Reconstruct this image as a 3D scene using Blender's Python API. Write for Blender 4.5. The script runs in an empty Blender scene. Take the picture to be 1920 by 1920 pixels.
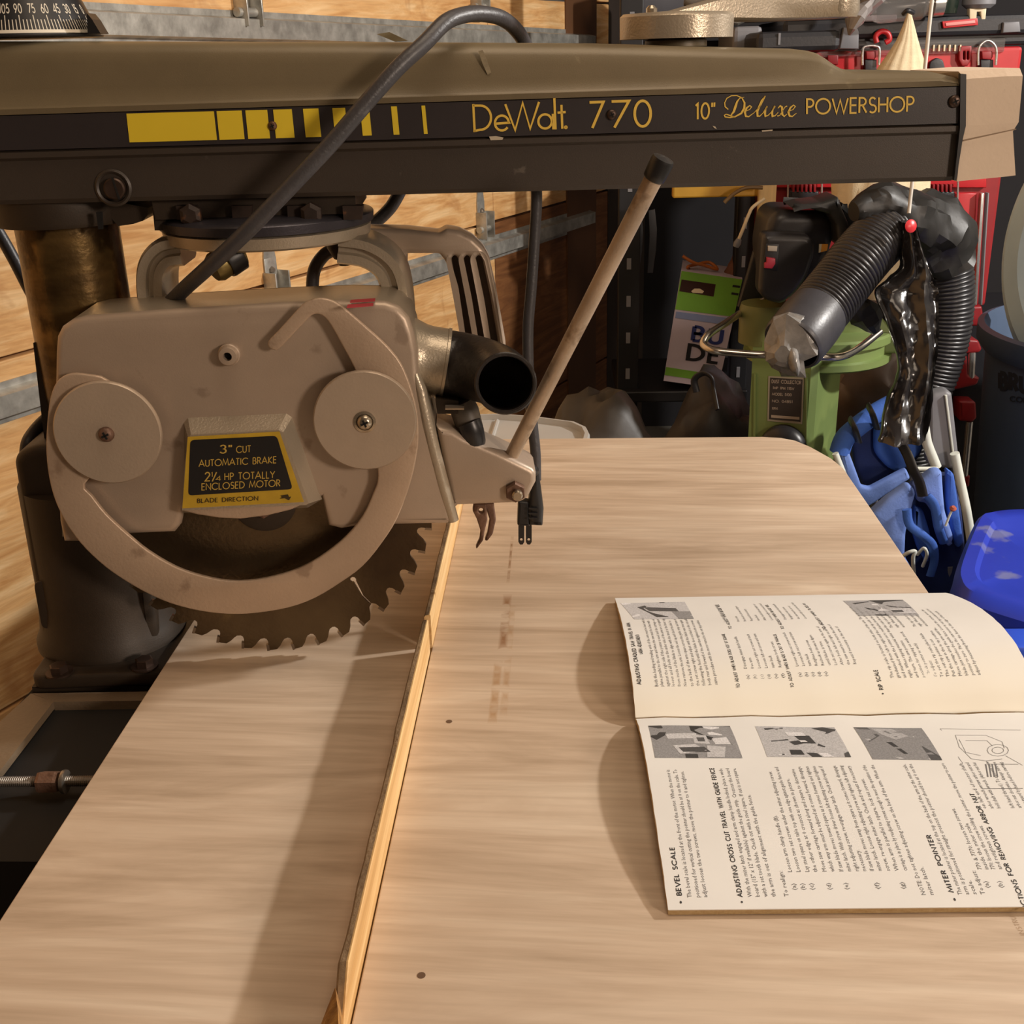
import bpy, bmesh, math, random
from mathutils import Vector, Matrix
from math import sin, cos, pi, radians
random.seed(7)
SC = bpy.context.scene
COL = SC.collection
# ---------------------------------------------------------------- camera
CAM = Vector((0.0, 0.0, 1.295))
FPX = 2150.0
_p, _y, _r = radians(21.7), radians(-2.77), radians(-1.57)
_f = Vector((sin(_y)*cos(_p), cos(_y)*cos(_p), -sin(_p)))
_x = Vector((cos(_y), -sin(_y), 0)); _u = _x.cross(_f)
_xr = _x*cos(_r) + _u*sin(_r); _ur = _u*cos(_r) - _x*sin(_r)
cam_data = bpy.data.cameras.new('camera'); cam = bpy.data.objects.new('camera', cam_data); COL.objects.link(cam)
cam_data.sensor_fit = 'HORIZONTAL'; cam_data.sensor_width = 36.0; cam_data.lens = 36.0*FPX/1920
cam_data.clip_start = 0.02
m = Matrix((_xr, _ur, -_f)).transposed().to_4x4(); m.translation = CAM; cam.matrix_world = m
SC.camera = cam
# ---------------------------------------------------------------- world, lamps, exposure
w = bpy.data.worlds.new('world'); SC.world = w; w.use_nodes = True
w.node_tree.nodes['Background'].inputs[0].default_value = (1.0, 0.86, 0.72, 1)
w.node_tree.nodes['Background'].inputs[1].default_value = 0.08
def lamp(name, kind, loc, power, color, size=0.2, aim=None):
    d = bpy.data.lights.new(name, kind); d.energy = power; d.color = color
    if kind == 'AREA': d.shape = 'DISK'; d.size = size
    else: d.shadow_soft_size = size
    o = bpy.data.objects.new(name, d); COL.objects.link(o); o.location = loc
    if aim is not None:
        o.rotation_euler = (Vector(aim)-Vector(loc)).to_track_quat('-Z', 'Y').to_euler()
    return o
lamp('garage_bulb', 'POINT', (2.35, 1.42, 2.12), 245, (1.0, 0.96, 0.91), 0.06)
lamp('side_lamp', 'AREA', (2.2, -1.35, 1.80), 46, (1.0, 0.80, 0.64), 0.5, (0, 0.9, 1.0))
lamp('ceiling_fill', 'AREA', (0.15, 0.7, 2.4), 8, (1.0, 0.80, 0.60), 0.9, (-0.3, 1.6, 0.8))  # added warm fill for the saw face and door, no real fixture
SC.view_settings.view_transform = 'Standard'; SC.view_settings.look = 'None'
SC.view_settings.gamma = 1; SC.view_settings.use_curve_mapping = False
SC.view_settings.exposure = 0.0

# ---------------------------------------------------------------- where a pixel's ray meets a real plane
def ray(px, py):
    return _xr*((px-960)/FPX) + _ur*(-(py-960)/FPX) + _f
AX = radians(4.7)                       # the arm is swung 4.7 degrees from the fence's square
UA = Vector((cos(AX), sin(AX), 0)); NA = Vector((-sin(AX), cos(AX), 0))
def W(px, py, D):                       # plane parallel to the arm face, D metres away
    r = ray(px, py); return CAM + r*(D/r.dot(NA))
def V(px, py, Y):                       # upright plane across the room at distance Y
    r = ray(px, py); return CAM + r*(Y/r.y)
def T(px, py, z):                       # level plane at height z
    r = ray(px, py); return CAM + r*((z-CAM.z)/r.z)
TZ = 0.860                              # table top
def sawpt(u, D, z): return Vector((CAM.x, CAM.y, 0)) + UA*u + NA*D + Vector((0, 0, z))
def uz(px, py, D): P = W(px, py, D)-CAM; return (P.dot(UA), P.z+CAM.z)

# ---------------------------------------------------------------- materials
def hexc(s):
    c = [int(s[i:i+2], 16)/255 for i in (0, 2, 4)]
    return tuple(((v+0.055)/1.055)**2.4 if v > 0.04045 else v/12.92 for v in c)
MATS = {}
def mat(name, col, rough=0.5, metal=0.0, var=0.12, scale=(8, 8, 8), bump=0.0, bscale=200, col2=None, spec=0.5,
        detail=4.0, spots=None, trans=0.0, alpha=1.0, aniso=0.0, contrast=(0.3, 0.7), coat=0.0):
    """procedural: colour varied by stretched noise, optional specks / stains, optional fine relief"""
    if isinstance(col, str): col = hexc(col)
    if isinstance(col2, str): col2 = hexc(col2)
    M = bpy.data.materials.new(name); M.use_nodes = True; nt = M.node_tree; N = nt.nodes; L = nt.links
    b = N['Principled BSDF']
    b.inputs['Roughness'].default_value = rough; b.inputs['Metallic'].default_value = metal
    b.inputs['Specular IOR Level'].default_value = spec
    b.inputs['Transmission Weight'].default_value = trans; b.inputs['Alpha'].default_value = alpha
    b.inputs['Coat Weight'].default_value = coat
    tc = N.new('ShaderNodeTexCoord'); mp = N.new('ShaderNodeMapping'); mp.inputs['Scale'].default_value = scale
    L.new(tc.outputs['Object'], mp.inputs[0])
    nz = N.new('ShaderNodeTexNoise'); nz.inputs['Scale'].default_value = 1.0; nz.inputs['Detail'].default_value = detail
    nz.inputs['Roughness'].default_value = 0.6
    L.new(mp.outputs[0], nz.inputs['Vector'])
    cr = N.new('ShaderNodeValToRGB'); cr.color_ramp.elements[0].position = contrast[0]; cr.color_ramp.elements[1].position = contrast[1]
    a = tuple(max(0, c*(1-var)) for c in col); bb = col2 if col2 else tuple(min(1, c*(1+var)) for c in col)
    cr.color_ramp.elements[0].color = (*a, 1); cr.color_ramp.elements[1].color = (*bb, 1)
    L.new(nz.outputs['Fac'], cr.inputs[0]); out = cr.outputs[0]
    if spots:                           # (colour, scale, threshold, amount)
        sc_, ss, th, am = spots
        if isinstance(sc_, str): sc_ = hexc(sc_)
        n2 = N.new('ShaderNodeTexNoise'); n2.inputs['Scale'].default_value = ss; n2.inputs['Detail'].default_value = 5
        L.new(tc.outputs['Object'], n2.inputs['Vector'])
        r2 = N.new('ShaderNodeValToRGB'); r2.color_ramp.elements[0].position = th; r2.color_ramp.elements[1].position = min(1, th+0.06)
        r2.color_ramp.elements[0].color = (0, 0, 0, 1); r2.color_ramp.elements[1].color = (am, am, am, 1)
        L.new(n2.outputs['Fac'], r2.inputs[0])
        mx = N.new('ShaderNodeMix'); mx.data_type = 'RGBA'; L.new(r2.outputs[0], mx.inputs[0]); L.new(out, mx.inputs[6])
        mx.inputs[7].default_value = (*sc_, 1); out = mx.outputs[2]
    L.new(out, b.inputs['Base Color'])
    if bump:
        n3 = N.new('ShaderNodeTexNoise'); n3.inputs['Scale'].default_value = bscale; n3.inputs['Detail'].default_value = 3
        L.new(tc.outputs['Object'], n3.inputs['Vector'])
        bp = N.new('ShaderNodeBump'); bp.inputs['Strength'].default_value = bump; bp.inputs['Distance'].default_value = 0.002
        L.new(n3.outputs['Fac'], bp.inputs['Height']); L.new(bp.outputs[0], b.inputs['Normal'])
    MATS[name] = M; return M

m_olive = mat('olive_enamel', '6b5f48', 0.42, 0.1, 0.10, (14, 14, 14), 0.06, 1500, spots=('8a7d62', 60, 0.70, 0.5))
m_armlow = mat('brown_black_enamel', '3a322b', 0.45, 0.1, 0.10, (14, 14, 14), 0.06, 1500, spots=('6b6258', 70, 0.71, 0.5))
m_band = mat('band_black', '2c2728', 0.38, 0.0, 0.08, (20, 20, 20), 0.03, 1500, spots=('55504c', 90, 0.72, 0.5))
m_gold = mat('gold_print', 'd9b54a', 0.5, 0.0, 0.05)
m_yellow = mat('yellow_print', 'd6bc2c', 0.5, 0.0, 0.06)
m_castd = mat('dark_casting', '33291f', 0.5, 0.2, 0.2, (18, 18, 18), 0.06, 900)
m_column = mat('oily_column_steel', '574228', 0.30, 0.75, 0.55, (10, 10, 30), 0.2, 150, col2='8f7446', spots=('2a1c0e', 22, 0.52, 0.8), contrast=(.35, .75))
m_cast = mat('beige_grey_enamel', 'ad9b89', 0.40, 0.35, 0.07, (12, 12, 12), 0.05, 900, spots=('7d6a5a', 40, 0.63, 0.45))
m_castlight = mat('cast_aluminium_enamel', 'b3a794', 0.33, 0.55, 0.10, (12, 12, 12), 0.15, 600, spots=('7d6f60', 60, 0.68, 0.45))
m_ring = mat('worn_guard_ring', 'b6a08a', 0.42, 0.3, 0.08, (16, 16, 16), 0.12, 500, spots=('7f6854', 34, 0.60, 0.5))
m_disc = mat('brushed_disc', 'b3a28f', 0.40, 0.35, 0.06, (20, 20, 20), 0.06, 500, spots=('6f655a', 30, 0.62, 0.45))
m_blade = mat('tarnished_saw_blade', '57493b', 0.33, 0.85, 0.22, (9, 9, 9), 0.15, 300, col2='6f6049', spots=('8c7a55', 16, 0.66, 0.4))
m_carbide = mat('carbide_tip', '8f8375', 0.3, 0.9, 0.1)
m_steel = mat('dull_steel', '9c948a', 0.32, 0.85, 0.15, (60, 60, 60))
m_screw = mat('screw_steel', 'b5aa98', 0.25, 0.9, 0.15, (80, 80, 80))
m_darkscrew = mat('dark_screw', '4a3b33', 0.4, 0.7, 0.2, (80, 80, 80))
m_hole = mat('hole_black', '0a0807', 0.9)
m_rubber = mat('cable_rubber', '3c3a3c', 0.42, 0.0, 0.10, (30, 30, 30), 0.15, 400, spots=('6b6866', 60, 0.70, 0.4))
m_black = mat('black_plastic', '1b1a1b', 0.35, 0.0, 0.15)
m_elbow = mat('black_rubber_elbow', '241f1c', 0.36, 0.0, 0.25, (25, 25, 25), 0.2, 300, spots=('4b4036', 40, 0.62, 0.5))
m_handle = mat('worn_handle_paint', 'b09c86', 0.42, 0.25, 0.16, (30, 30, 30), 0.15, 500, spots=('6b543c', 45, 0.58, 0.6))
m_rust = mat('rusted_steel', '74594a', 0.5, 0.5, 0.3, (60, 60, 60), 0.2, 500, spots=('4a2f1e', 70, 0.55, 0.7))
m_redlab = mat('red_label', 'a5303a', 0.5)
m_cream = mat('cream_label', 'd5c5a5', 0.5, 0, 0.05)
m_tape = mat('masking_paper', 'd6c2ac', 0.75, 0.0, 0.05, (9, 9, 9), 0.1, 300, spots=('5f5046', 85, 0.70, 0.8))
m_dialwhite = mat('dial_white', 'c9c0ae', 0.45)

# ---------------------------------------------------------------- mesh helpers
def obj(name, verts, faces, material, parent=None, smooth=False, auto=True):
    me = bpy.data.meshes.new(name); me.from_pydata([tuple(v) for v in verts], [], faces); me.update()
    return link(name, me, material, parent, smooth)
def link(name, me, material, parent=None, smooth=False, angle=35):
    bm = bmesh.new(); bm.from_mesh(me); bmesh.ops.remove_doubles(bm, verts=bm.verts, dist=1e-6)
    bmesh.ops.recalc_face_normals(bm, faces=bm.faces)
    for f in bm.faces: f.smooth = bool(smooth)
    if smooth:
        for e in bm.edges:
            if len(e.link_faces) == 2 and e.calc_face_angle(0) > radians(angle): e.smooth = False
    bm.to_mesh(me); bm.free()
    if material: me.materials.append(material)
    o = bpy.data.objects.new(name, me); COL.objects.link(o)
    if parent is not None: setpar(o, parent)
    return o
ORIG = {}
def wloc(o):
    return ORIG.get(o.name, Vector((0, 0, 0)))
def setpar(o, p):
    o.parent = p; o.matrix_parent_inverse = Matrix.Translation(-wloc(p))
def thing(name, label, cat, loc, group=None):
    e = bpy.data.objects.new(name, None); COL.objects.link(e); e.location = loc; e.empty_display_size = 0.05
    ORIG[e.name] = Vector(loc); e['label'] = label; e['category'] = cat
    if group: e['group'] = group
    return e
def tag(o, label, cat, group=None, kind=None):
    o['label'] = label; o['category'] = cat
    if group: o['group'] = group
    if kind: o['kind'] = kind
    return o
def structure(o): o['kind'] = 'structure'; return o

class MB:                               # collects shapes for ONE mesh
    def __init__(s): s.v = []; s.f = []
    def add(s, vs, fs):
        n = len(s.v); s.v += [Vector(v) for v in vs]; s.f += [tuple(i+n for i in f) for f in fs]; return s
    def box(s, a, b, bev=0.0, mtx=None):
        a = Vector(a); b = Vector(b); bm = bmesh.new(); bmesh.ops.create_cube(bm, size=1)
        for v in bm.verts: v.co = Vector(((a[i]+b[i])/2+v.co[i]*(b[i]-a[i]) for i in range(3)))
        if bev: bmesh.ops.bevel(bm, geom=bm.edges[:], offset=bev, segments=2, affect='EDGES', profile=0.5)
        return s.bm(bm, mtx)
    def bm(s, bm, mtx=None):
        bm.verts.ensure_lookup_table(); bm.verts.index_update()
        s.add([(mtx @ v.co) if mtx else v.co.copy() for v in bm.verts], [[v.index for v in f.verts] for f in bm.faces]); bm.free(); return s
    def rings(s, rings, cap0=True, cap1=True, closed=True):
        n = len(rings[0]); vs = [p for r in rings for p in r]; fs = []
        for i in range(len(rings)-1):
            for j in range(n if closed else n-1):
                k = (j+1) % n
                fs.append((i*n+j, i*n+k, (i+1)*n+k, (i+1)*n+j))
        if cap0: fs.append(tuple(range(n))[::-1])
        if cap1: fs.append(tuple((len(rings)-1)*n+j for j in range(n)))
        return s.add(vs, fs)
    def tube(s, path, r, n=12, cap=True, up=None, flat=1.0):
        path = [Vector(p) for p in path]; rr = r if isinstance(r, (list, tuple)) else [r]*len(path)
        t0 = (path[1]-path[0]).normalized(); u0 = Vector(up) if up else (Vector((0, 0, 1)) if abs(t0.z) < 0.9 else Vector((1, 0, 0)))
        a = (u0-t0*u0.dot(t0)).normalized(); rings = []
        for i, p in enumerate(path):
            t = (path[min(i+1, len(path)-1)]-path[max(i-1, 0)]).normalized()
            a = (a-t*a.dot(t)).normalized(); b = t.cross(a)
            rings.append([p+(a*cos(2*pi*k/n)+b*sin(2*pi*k/n)*flat)*rr[i] for k in range(n)])
        return s.rings(rings, cap, cap)
    def lathe(s, prof, origin, axis, n=32, cap=True):       # prof: (radius, height along axis)
        ax = Vector(axis).normalized(); a = (Vector((0, 0, 1)) if abs(ax.z) < 0.9 else Vector((1, 0, 0)))
        a = (a-ax*a.dot(ax)).normalized(); b = ax.cross(a); o = Vector(origin)
        return s.rings([[o+ax*h+(a*cos(2*pi*k/n)+b*sin(2*pi*k/n))*max(r, 1e-5) for k in range(n)] for r, h in prof], cap, cap)
    def prism(s, poly, vec):
        vec = Vector(vec); return s.rings([[Vector(p) for p in poly], [Vector(p)+vec for p in poly]])
    def build(s, name, material, parent=None, smooth=False, angle=35):
        me = bpy.data.meshes.new(name); me.from_pydata([tuple(v) for v in s.v], [], s.f); me.update()
        return link(name, me, material, parent, smooth, angle)

def smoothpath(pts, k=6, closed=False):
    pts = [Vector(p) for p in pts]; n = len(pts); out = []
    rng = n if closed else n-1
    for i in range(rng):
        if closed: p0, p1, p2, p3 = pts[(i-1) % n], pts[i], pts[(i+1) % n], pts[(i+2) % n]
        else: p0, p1, p2, p3 = pts[max(i-1, 0)], pts[i], pts[i+1], pts[min(i+2, n-1)]
        for j in range(k):
            t = j/k
            out.append(0.5*((2*p1)+(p2-p0)*t+(2*p0-5*p1+4*p2-p3)*t*t+(3*p1-p0-3*p2+p3)*t**3))
    if not closed: out.append(pts[-1])
    return out
def sm2(pts, k=5, closed=True):         # smooth a 2D outline
    return [(p.x, p.y) for p in smoothpath([(a, b, 0) for a, b in pts], k, closed)]
def rnd(pts, r, k=4):                   # round the corners of a 2D polygon
    out = []; n = len(pts)
    for i in range(n):
        p = Vector(pts[i]).to_2d() if len(pts[i]) > 2 else Vector(pts[i]); a = Vector(pts[i-1]); b = Vector(pts[(i+1) % n])
        da = (a-p); db = (b-p); ra = min(r, da.length*0.45); rb = min(r, db.length*0.45)
        A = p+da.normalized()*ra; B = p+db.normalized()*rb
        for j in range(k+1):
            t = j/k; q = A*(1-t)**2+p*2*t*(1-t)+B*t*t; out.append((q.x, q.y))
    return out
def plate(name, outer, holes, frame, d0, d1, material, parent=None, bevel=0.0, bseg=2, smooth=True):
    """flat plate with holes. outer / holes are 2D; frame(a, b, d) gives the world point; the plate fills d0..d1"""
    cu = bpy.data.curves.new(name, 'CURVE'); cu.dimensions = '2D'; cu.fill_mode = 'BOTH'
    for poly in [outer]+list(holes or []):
        sp = cu.splines.new('POLY'); sp.points.add(len(poly)-1)
        for q, p in zip(sp.points, poly): q.co = (p[0], p[1], 0, 1)
        sp.use_cyclic_u = True
    half = abs(d1-d0)/2
    bevel = min(bevel, half*0.98)
    cu.extrude = max(half-bevel, 1e-6); cu.bevel_depth = bevel; cu.bevel_resolution = bseg if bevel else 0; cu.offset = -bevel
    o = bpy.data.objects.new(name, cu); COL.objects.link(o)
    dg = bpy.context.evaluated_depsgraph_get(); me = bpy.data.meshes.new_from_object(o.evaluated_get(dg))
    bpy.data.objects.remove(o); bpy.data.curves.remove(cu)
    mid = (d0+d1)/2
    for v in me.vertices: v.co = frame(v.co.x, v.co.y, mid+v.co.z)
    me.materials.clear(); me.name = name
    return link(name, me, material, parent, smooth and bevel > 0)
def sawframe(a, b, d): return sawpt(a, d, b)
def sp(name, px, D0, D1, material, parent, bevel=0.0, holes=None, bseg=2, smooth_k=0, round_px=0):
    """saw-plane plate from pixel outline measured on its front face at D0"""
    def cv(pl): return [uz(x, y, D0) for x, y in pl]
    o = cv(px)
    if smooth_k: o = sm2(o, smooth_k)
    if round_px: o = rnd(o, round_px*D0/FPX)
    hs = [sm2(cv(h), 3) if smooth_k else (rnd(cv(h), round_px*D0/FPX) if round_px else cv(h)) for h in (holes or [])]
    return plate(name, o, hs, sawframe, D0, D1, material, parent, bevel, bseg)
def circ(cx, cy, r, n=32, a0=0, ry=None):
    return [(cx+r*cos(a0+2*pi*i/n), cy+(ry or r)*sin(a0+2*pi*i/n)) for i in range(n)]

# ---------------------------------------------------------------- lettering: a geometric stroke face, drawn as ribbons
def arc(cx, cy, rx, ry, a0, a1, n=12):
    return [(cx+rx*cos(radians(a0+(a1-a0)*i/n)), cy+ry*sin(radians(a0+(a1-a0)*i/n))) for i in range(n+1)]
GL = {
 'A': (.82, [[(0, 0), (.41, 1), (.82, 0)], [(.15, .33), (.67, .33)]]),
 'B': (.52, [[(.04, 0), (.04, 1)], [(.04, 1), (.22, 1)]+arc(.22, .76, .22, .24, 90, -90)+[(.04, .52)], [(.04, .52), (.25, .52)]+arc(.25, .26, .25, .26, 90, -90)+[(.04, 0)]]),
 'C': (.86, [arc(.5, .5, .48, .5, 42, 318, 20)]),
 'D': (.74, [[(.04, 0), (.04, 1), (.22, 1)]+arc(.22, .5, .5, .5, 90, -90, 16)+[(.04, 0)]]),
 'E': (.48, [[(.46, 1), (.04, 1), (.04, 0), (.46, 0)], [(.04, .52), (.44, .52)]]),
 'F': (.46, [[(.44, 1), (.04, 1), (.04, 0)], [(.04, .52), (.42, .52)]]),
 'G': (.92, [arc(.5, .5, .48, .5, 42, 350, 20)+[(.97, .47), (.55, .47)]]),
 'H': (.66, [[(.04, 0), (.04, 1)], [(.62, 0), (.62, 1)], [(.04, .52), (.62, .52)]]),
 'I': (.12, [[(.06, 0), (.06, 1)]]),
 'J': (.36, [[(.3, 1), (.3, .2)]+arc(.16, .16, .14, .16, 0, -150, 6)]),
 'K': (.58, [[(.04, 0), (.04, 1)], [(.52, 1), (.05, .48), (.56, 0)]]),
 'L': (.44, [[(.04, 1), (.04, 0), (.42, 0)]]),
 'M': (.90, [[(0, 0), (.14, 1), (.45, .15), (.76, 1), (.9, 0)]]),
 'N': (.74, [[(.04, 0), (.04, 1), (.70, 0), (.70, 1)]]),
 'O': (1.0, [arc(.5, .5, .48, .5, 0, 360, 24)]),
 'P': (.50, [[(.04, 0), (.04, 1), (.22, 1)]+arc(.22, .74, .26, .26, 90, -90)+[(.04, .48)]]),
 'Q': (1.0, [arc(.5, .5, .48, .5, 0, 360, 24), [(.6, .3), (.95, -.05)]]),
 'R': (.54, [[(.04, 0), (.04, 1), (.22, 1)]+arc(.22, .75, .25, .25, 90, -90)+[(.04, .5)], [(.25, .5), (.52, 0)]]),
 'S': (.52, [arc(.26, .75, .2, .25, 30, 270, 12)+arc(.26, .25, .24, .25, 90, -140, 12)]),
 'T': (.50, [[(0, 1), (.5, 1)], [(.25, 0), (.25, 1)]]),
 'U': (.62, [[(.04, 1), (.04, .28)]+arc(.31, .27, .27, .27, 180, 360, 12)+[(.58, 1)]]),
 'V': (.76, [[(0, 1), (.38, 0), (.76, 1)]]),
 'W': (1.05, [[(0, 1), (.28, 0), (.525, .9), (.77, 0), (1.05, 1)]]),
 'X': (.66, [[(0, 0), (.66, 1)], [(0, 1), (.66, 0)]]),
 'Y': (.66, [[(0, 1), (.33, .48), (.66, 1)], [(.33, .48), (.33, 0)]]),
 'Z': (.60, [[(.02, 1), (.58, 1), (0, 0), (.6, 0)]]),
 '0': (.62, [arc(.31, .5, .27, .5, 0, 360, 20)]),
 '1': (.30, [[(.05, .88), (.2, 1), (.2, 0)]]),
 '2': (.56, [arc(.28, .73, .23, .27, 170, -20, 10)+[(.04, 0), (.54, 0)]]),
 '3': (.54, [arc(.26, .76, .2, .24, 160, -90, 10), arc(.26, .27, .24, .26, 90, -160, 10)]),
 '4': (.60, [[(.46, 0), (.46, 1), (.02, .25), (.6, .25)]]),
 '5': (.54, [[(.46, 1), (.14, 1), (.08, .58)]+arc(.26, .32, .24, .3, 110, -150, 12)]),
 '6': (.56, [[(.40, 1), (.12, .5)], arc(.28, .3, .24, .3, 0, 360, 16)]),
 '7': (.54, [[(.02, 1), (.52, 1), (.12, 0)]]),
 '8': (.52, [arc(.26, .76, .19, .24, 0, 360, 14), arc(.26, .26, .24, .26, 0, 360, 14)]),
 '9': (.56, [[(.16, 0), (.44, .5)], arc(.28, .7, .24, .3, 0, 360, 16)]),
 '"': (.28, [[(.06, 1), (.05, .72)], [(.22, 1), (.21, .72)]]),
 "'": (.12, [[(.06, 1), (.05, .72)]]),
 '.': (.14, [[(.04, .0), (.04, .09)]]), ',': (.14, [[(.07, .08), (.02, -.12)]]), '-': (.36, [[(.04, .42), (.32, .42)]]),
 '/': (.44, [[(0, -.05), (.44, 1.05)]]), ' ': (.42, []), ':': (.16, [[(.08, .05), (.08, .15)], [(.08, .5), (.08, .6)]]),
 '*': (.5, [arc(.25, .4, .12, .12, 0, 360, 8)]), '(': (.25, [arc(.35, .5, .3, .6, 130, 230, 6)]), ')': (.25, [arc(-.1, .5, .3, .6, 50, -50, 6)]),
}
def ribbon(mb, pts, wd, fn):
    """pts 2D, wd width or list of widths, fn maps 2D to the surface"""
    n = len(pts)
    if n < 2: return
    P = [Vector((p[0], p[1])) for p in pts]; ws = wd if isinstance(wd, list) else [wd]*n
    closed = (P[0]-P[-1]).length < 1e-6 and n > 3; L = []; R_ = []
    for i in range(n):
        a = P[i-1] if i > 0 else (P[-2] if closed else P[0]); b = P[i+1] if i < n-1 else (P[1] if closed else P[-1])
        d0 = (P[i]-a); d1 = (b-P[i])
        if d0.length < 1e-9: d0 = d1
        if d1.length < 1e-9: d1 = d0
        d0 = d0.normalized(); d1 = d1.normalized(); t = d0+d1
        t = t.normalized() if t.length > 0.3 else d0
        nrm = Vector((-t.y, t.x)); k = 1/max(0.45, nrm.dot(Vector((-d0.y, d0.x)))) if t.length > .3 else 1
        h = ws[i]/2*k; L.append(P[i]+nrm*h); R_.append(P[i]-nrm*h)
    vs = [fn(p.x, p.y) for p in L]+[fn(p.x, p.y) for p in R_]
    mb.add(vs, [(i, i+1, n+i+1, n+i) for i in range(n-1)])
def textwidth(s, sp_=.16): return sum(GL.get(c, GL[' '])[0]+sp_ for c in s)-sp_
def text(mb, s, fn, wt=0.12, sp_=.16, size=None, cond=1.0):
    """fn(x, y) with y in cap heights and x running 0..textwidth"""
    x = 0
    for c in s:
        w_, sts = GL.get(c, GL[' '])
        for st in sts: ribbon(mb, [(x+a, b) for a, b in st], wt, fn)
        x += w_+sp_
def textline(mb, s, p0, p1, capv, wt=.12, sp_=.16, off=Vector((0, 0, 0))):
    """between world points p0 and p1 (baseline), capv = world vector of cap height"""
    W_ = textwidth(s, sp_); p0 = Vector(p0); d = (Vector(p1)-p0)/W_; capv = Vector(capv)
    text(mb, s, lambda x, y: p0+d*x+capv*y+off, wt, sp_)
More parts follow.
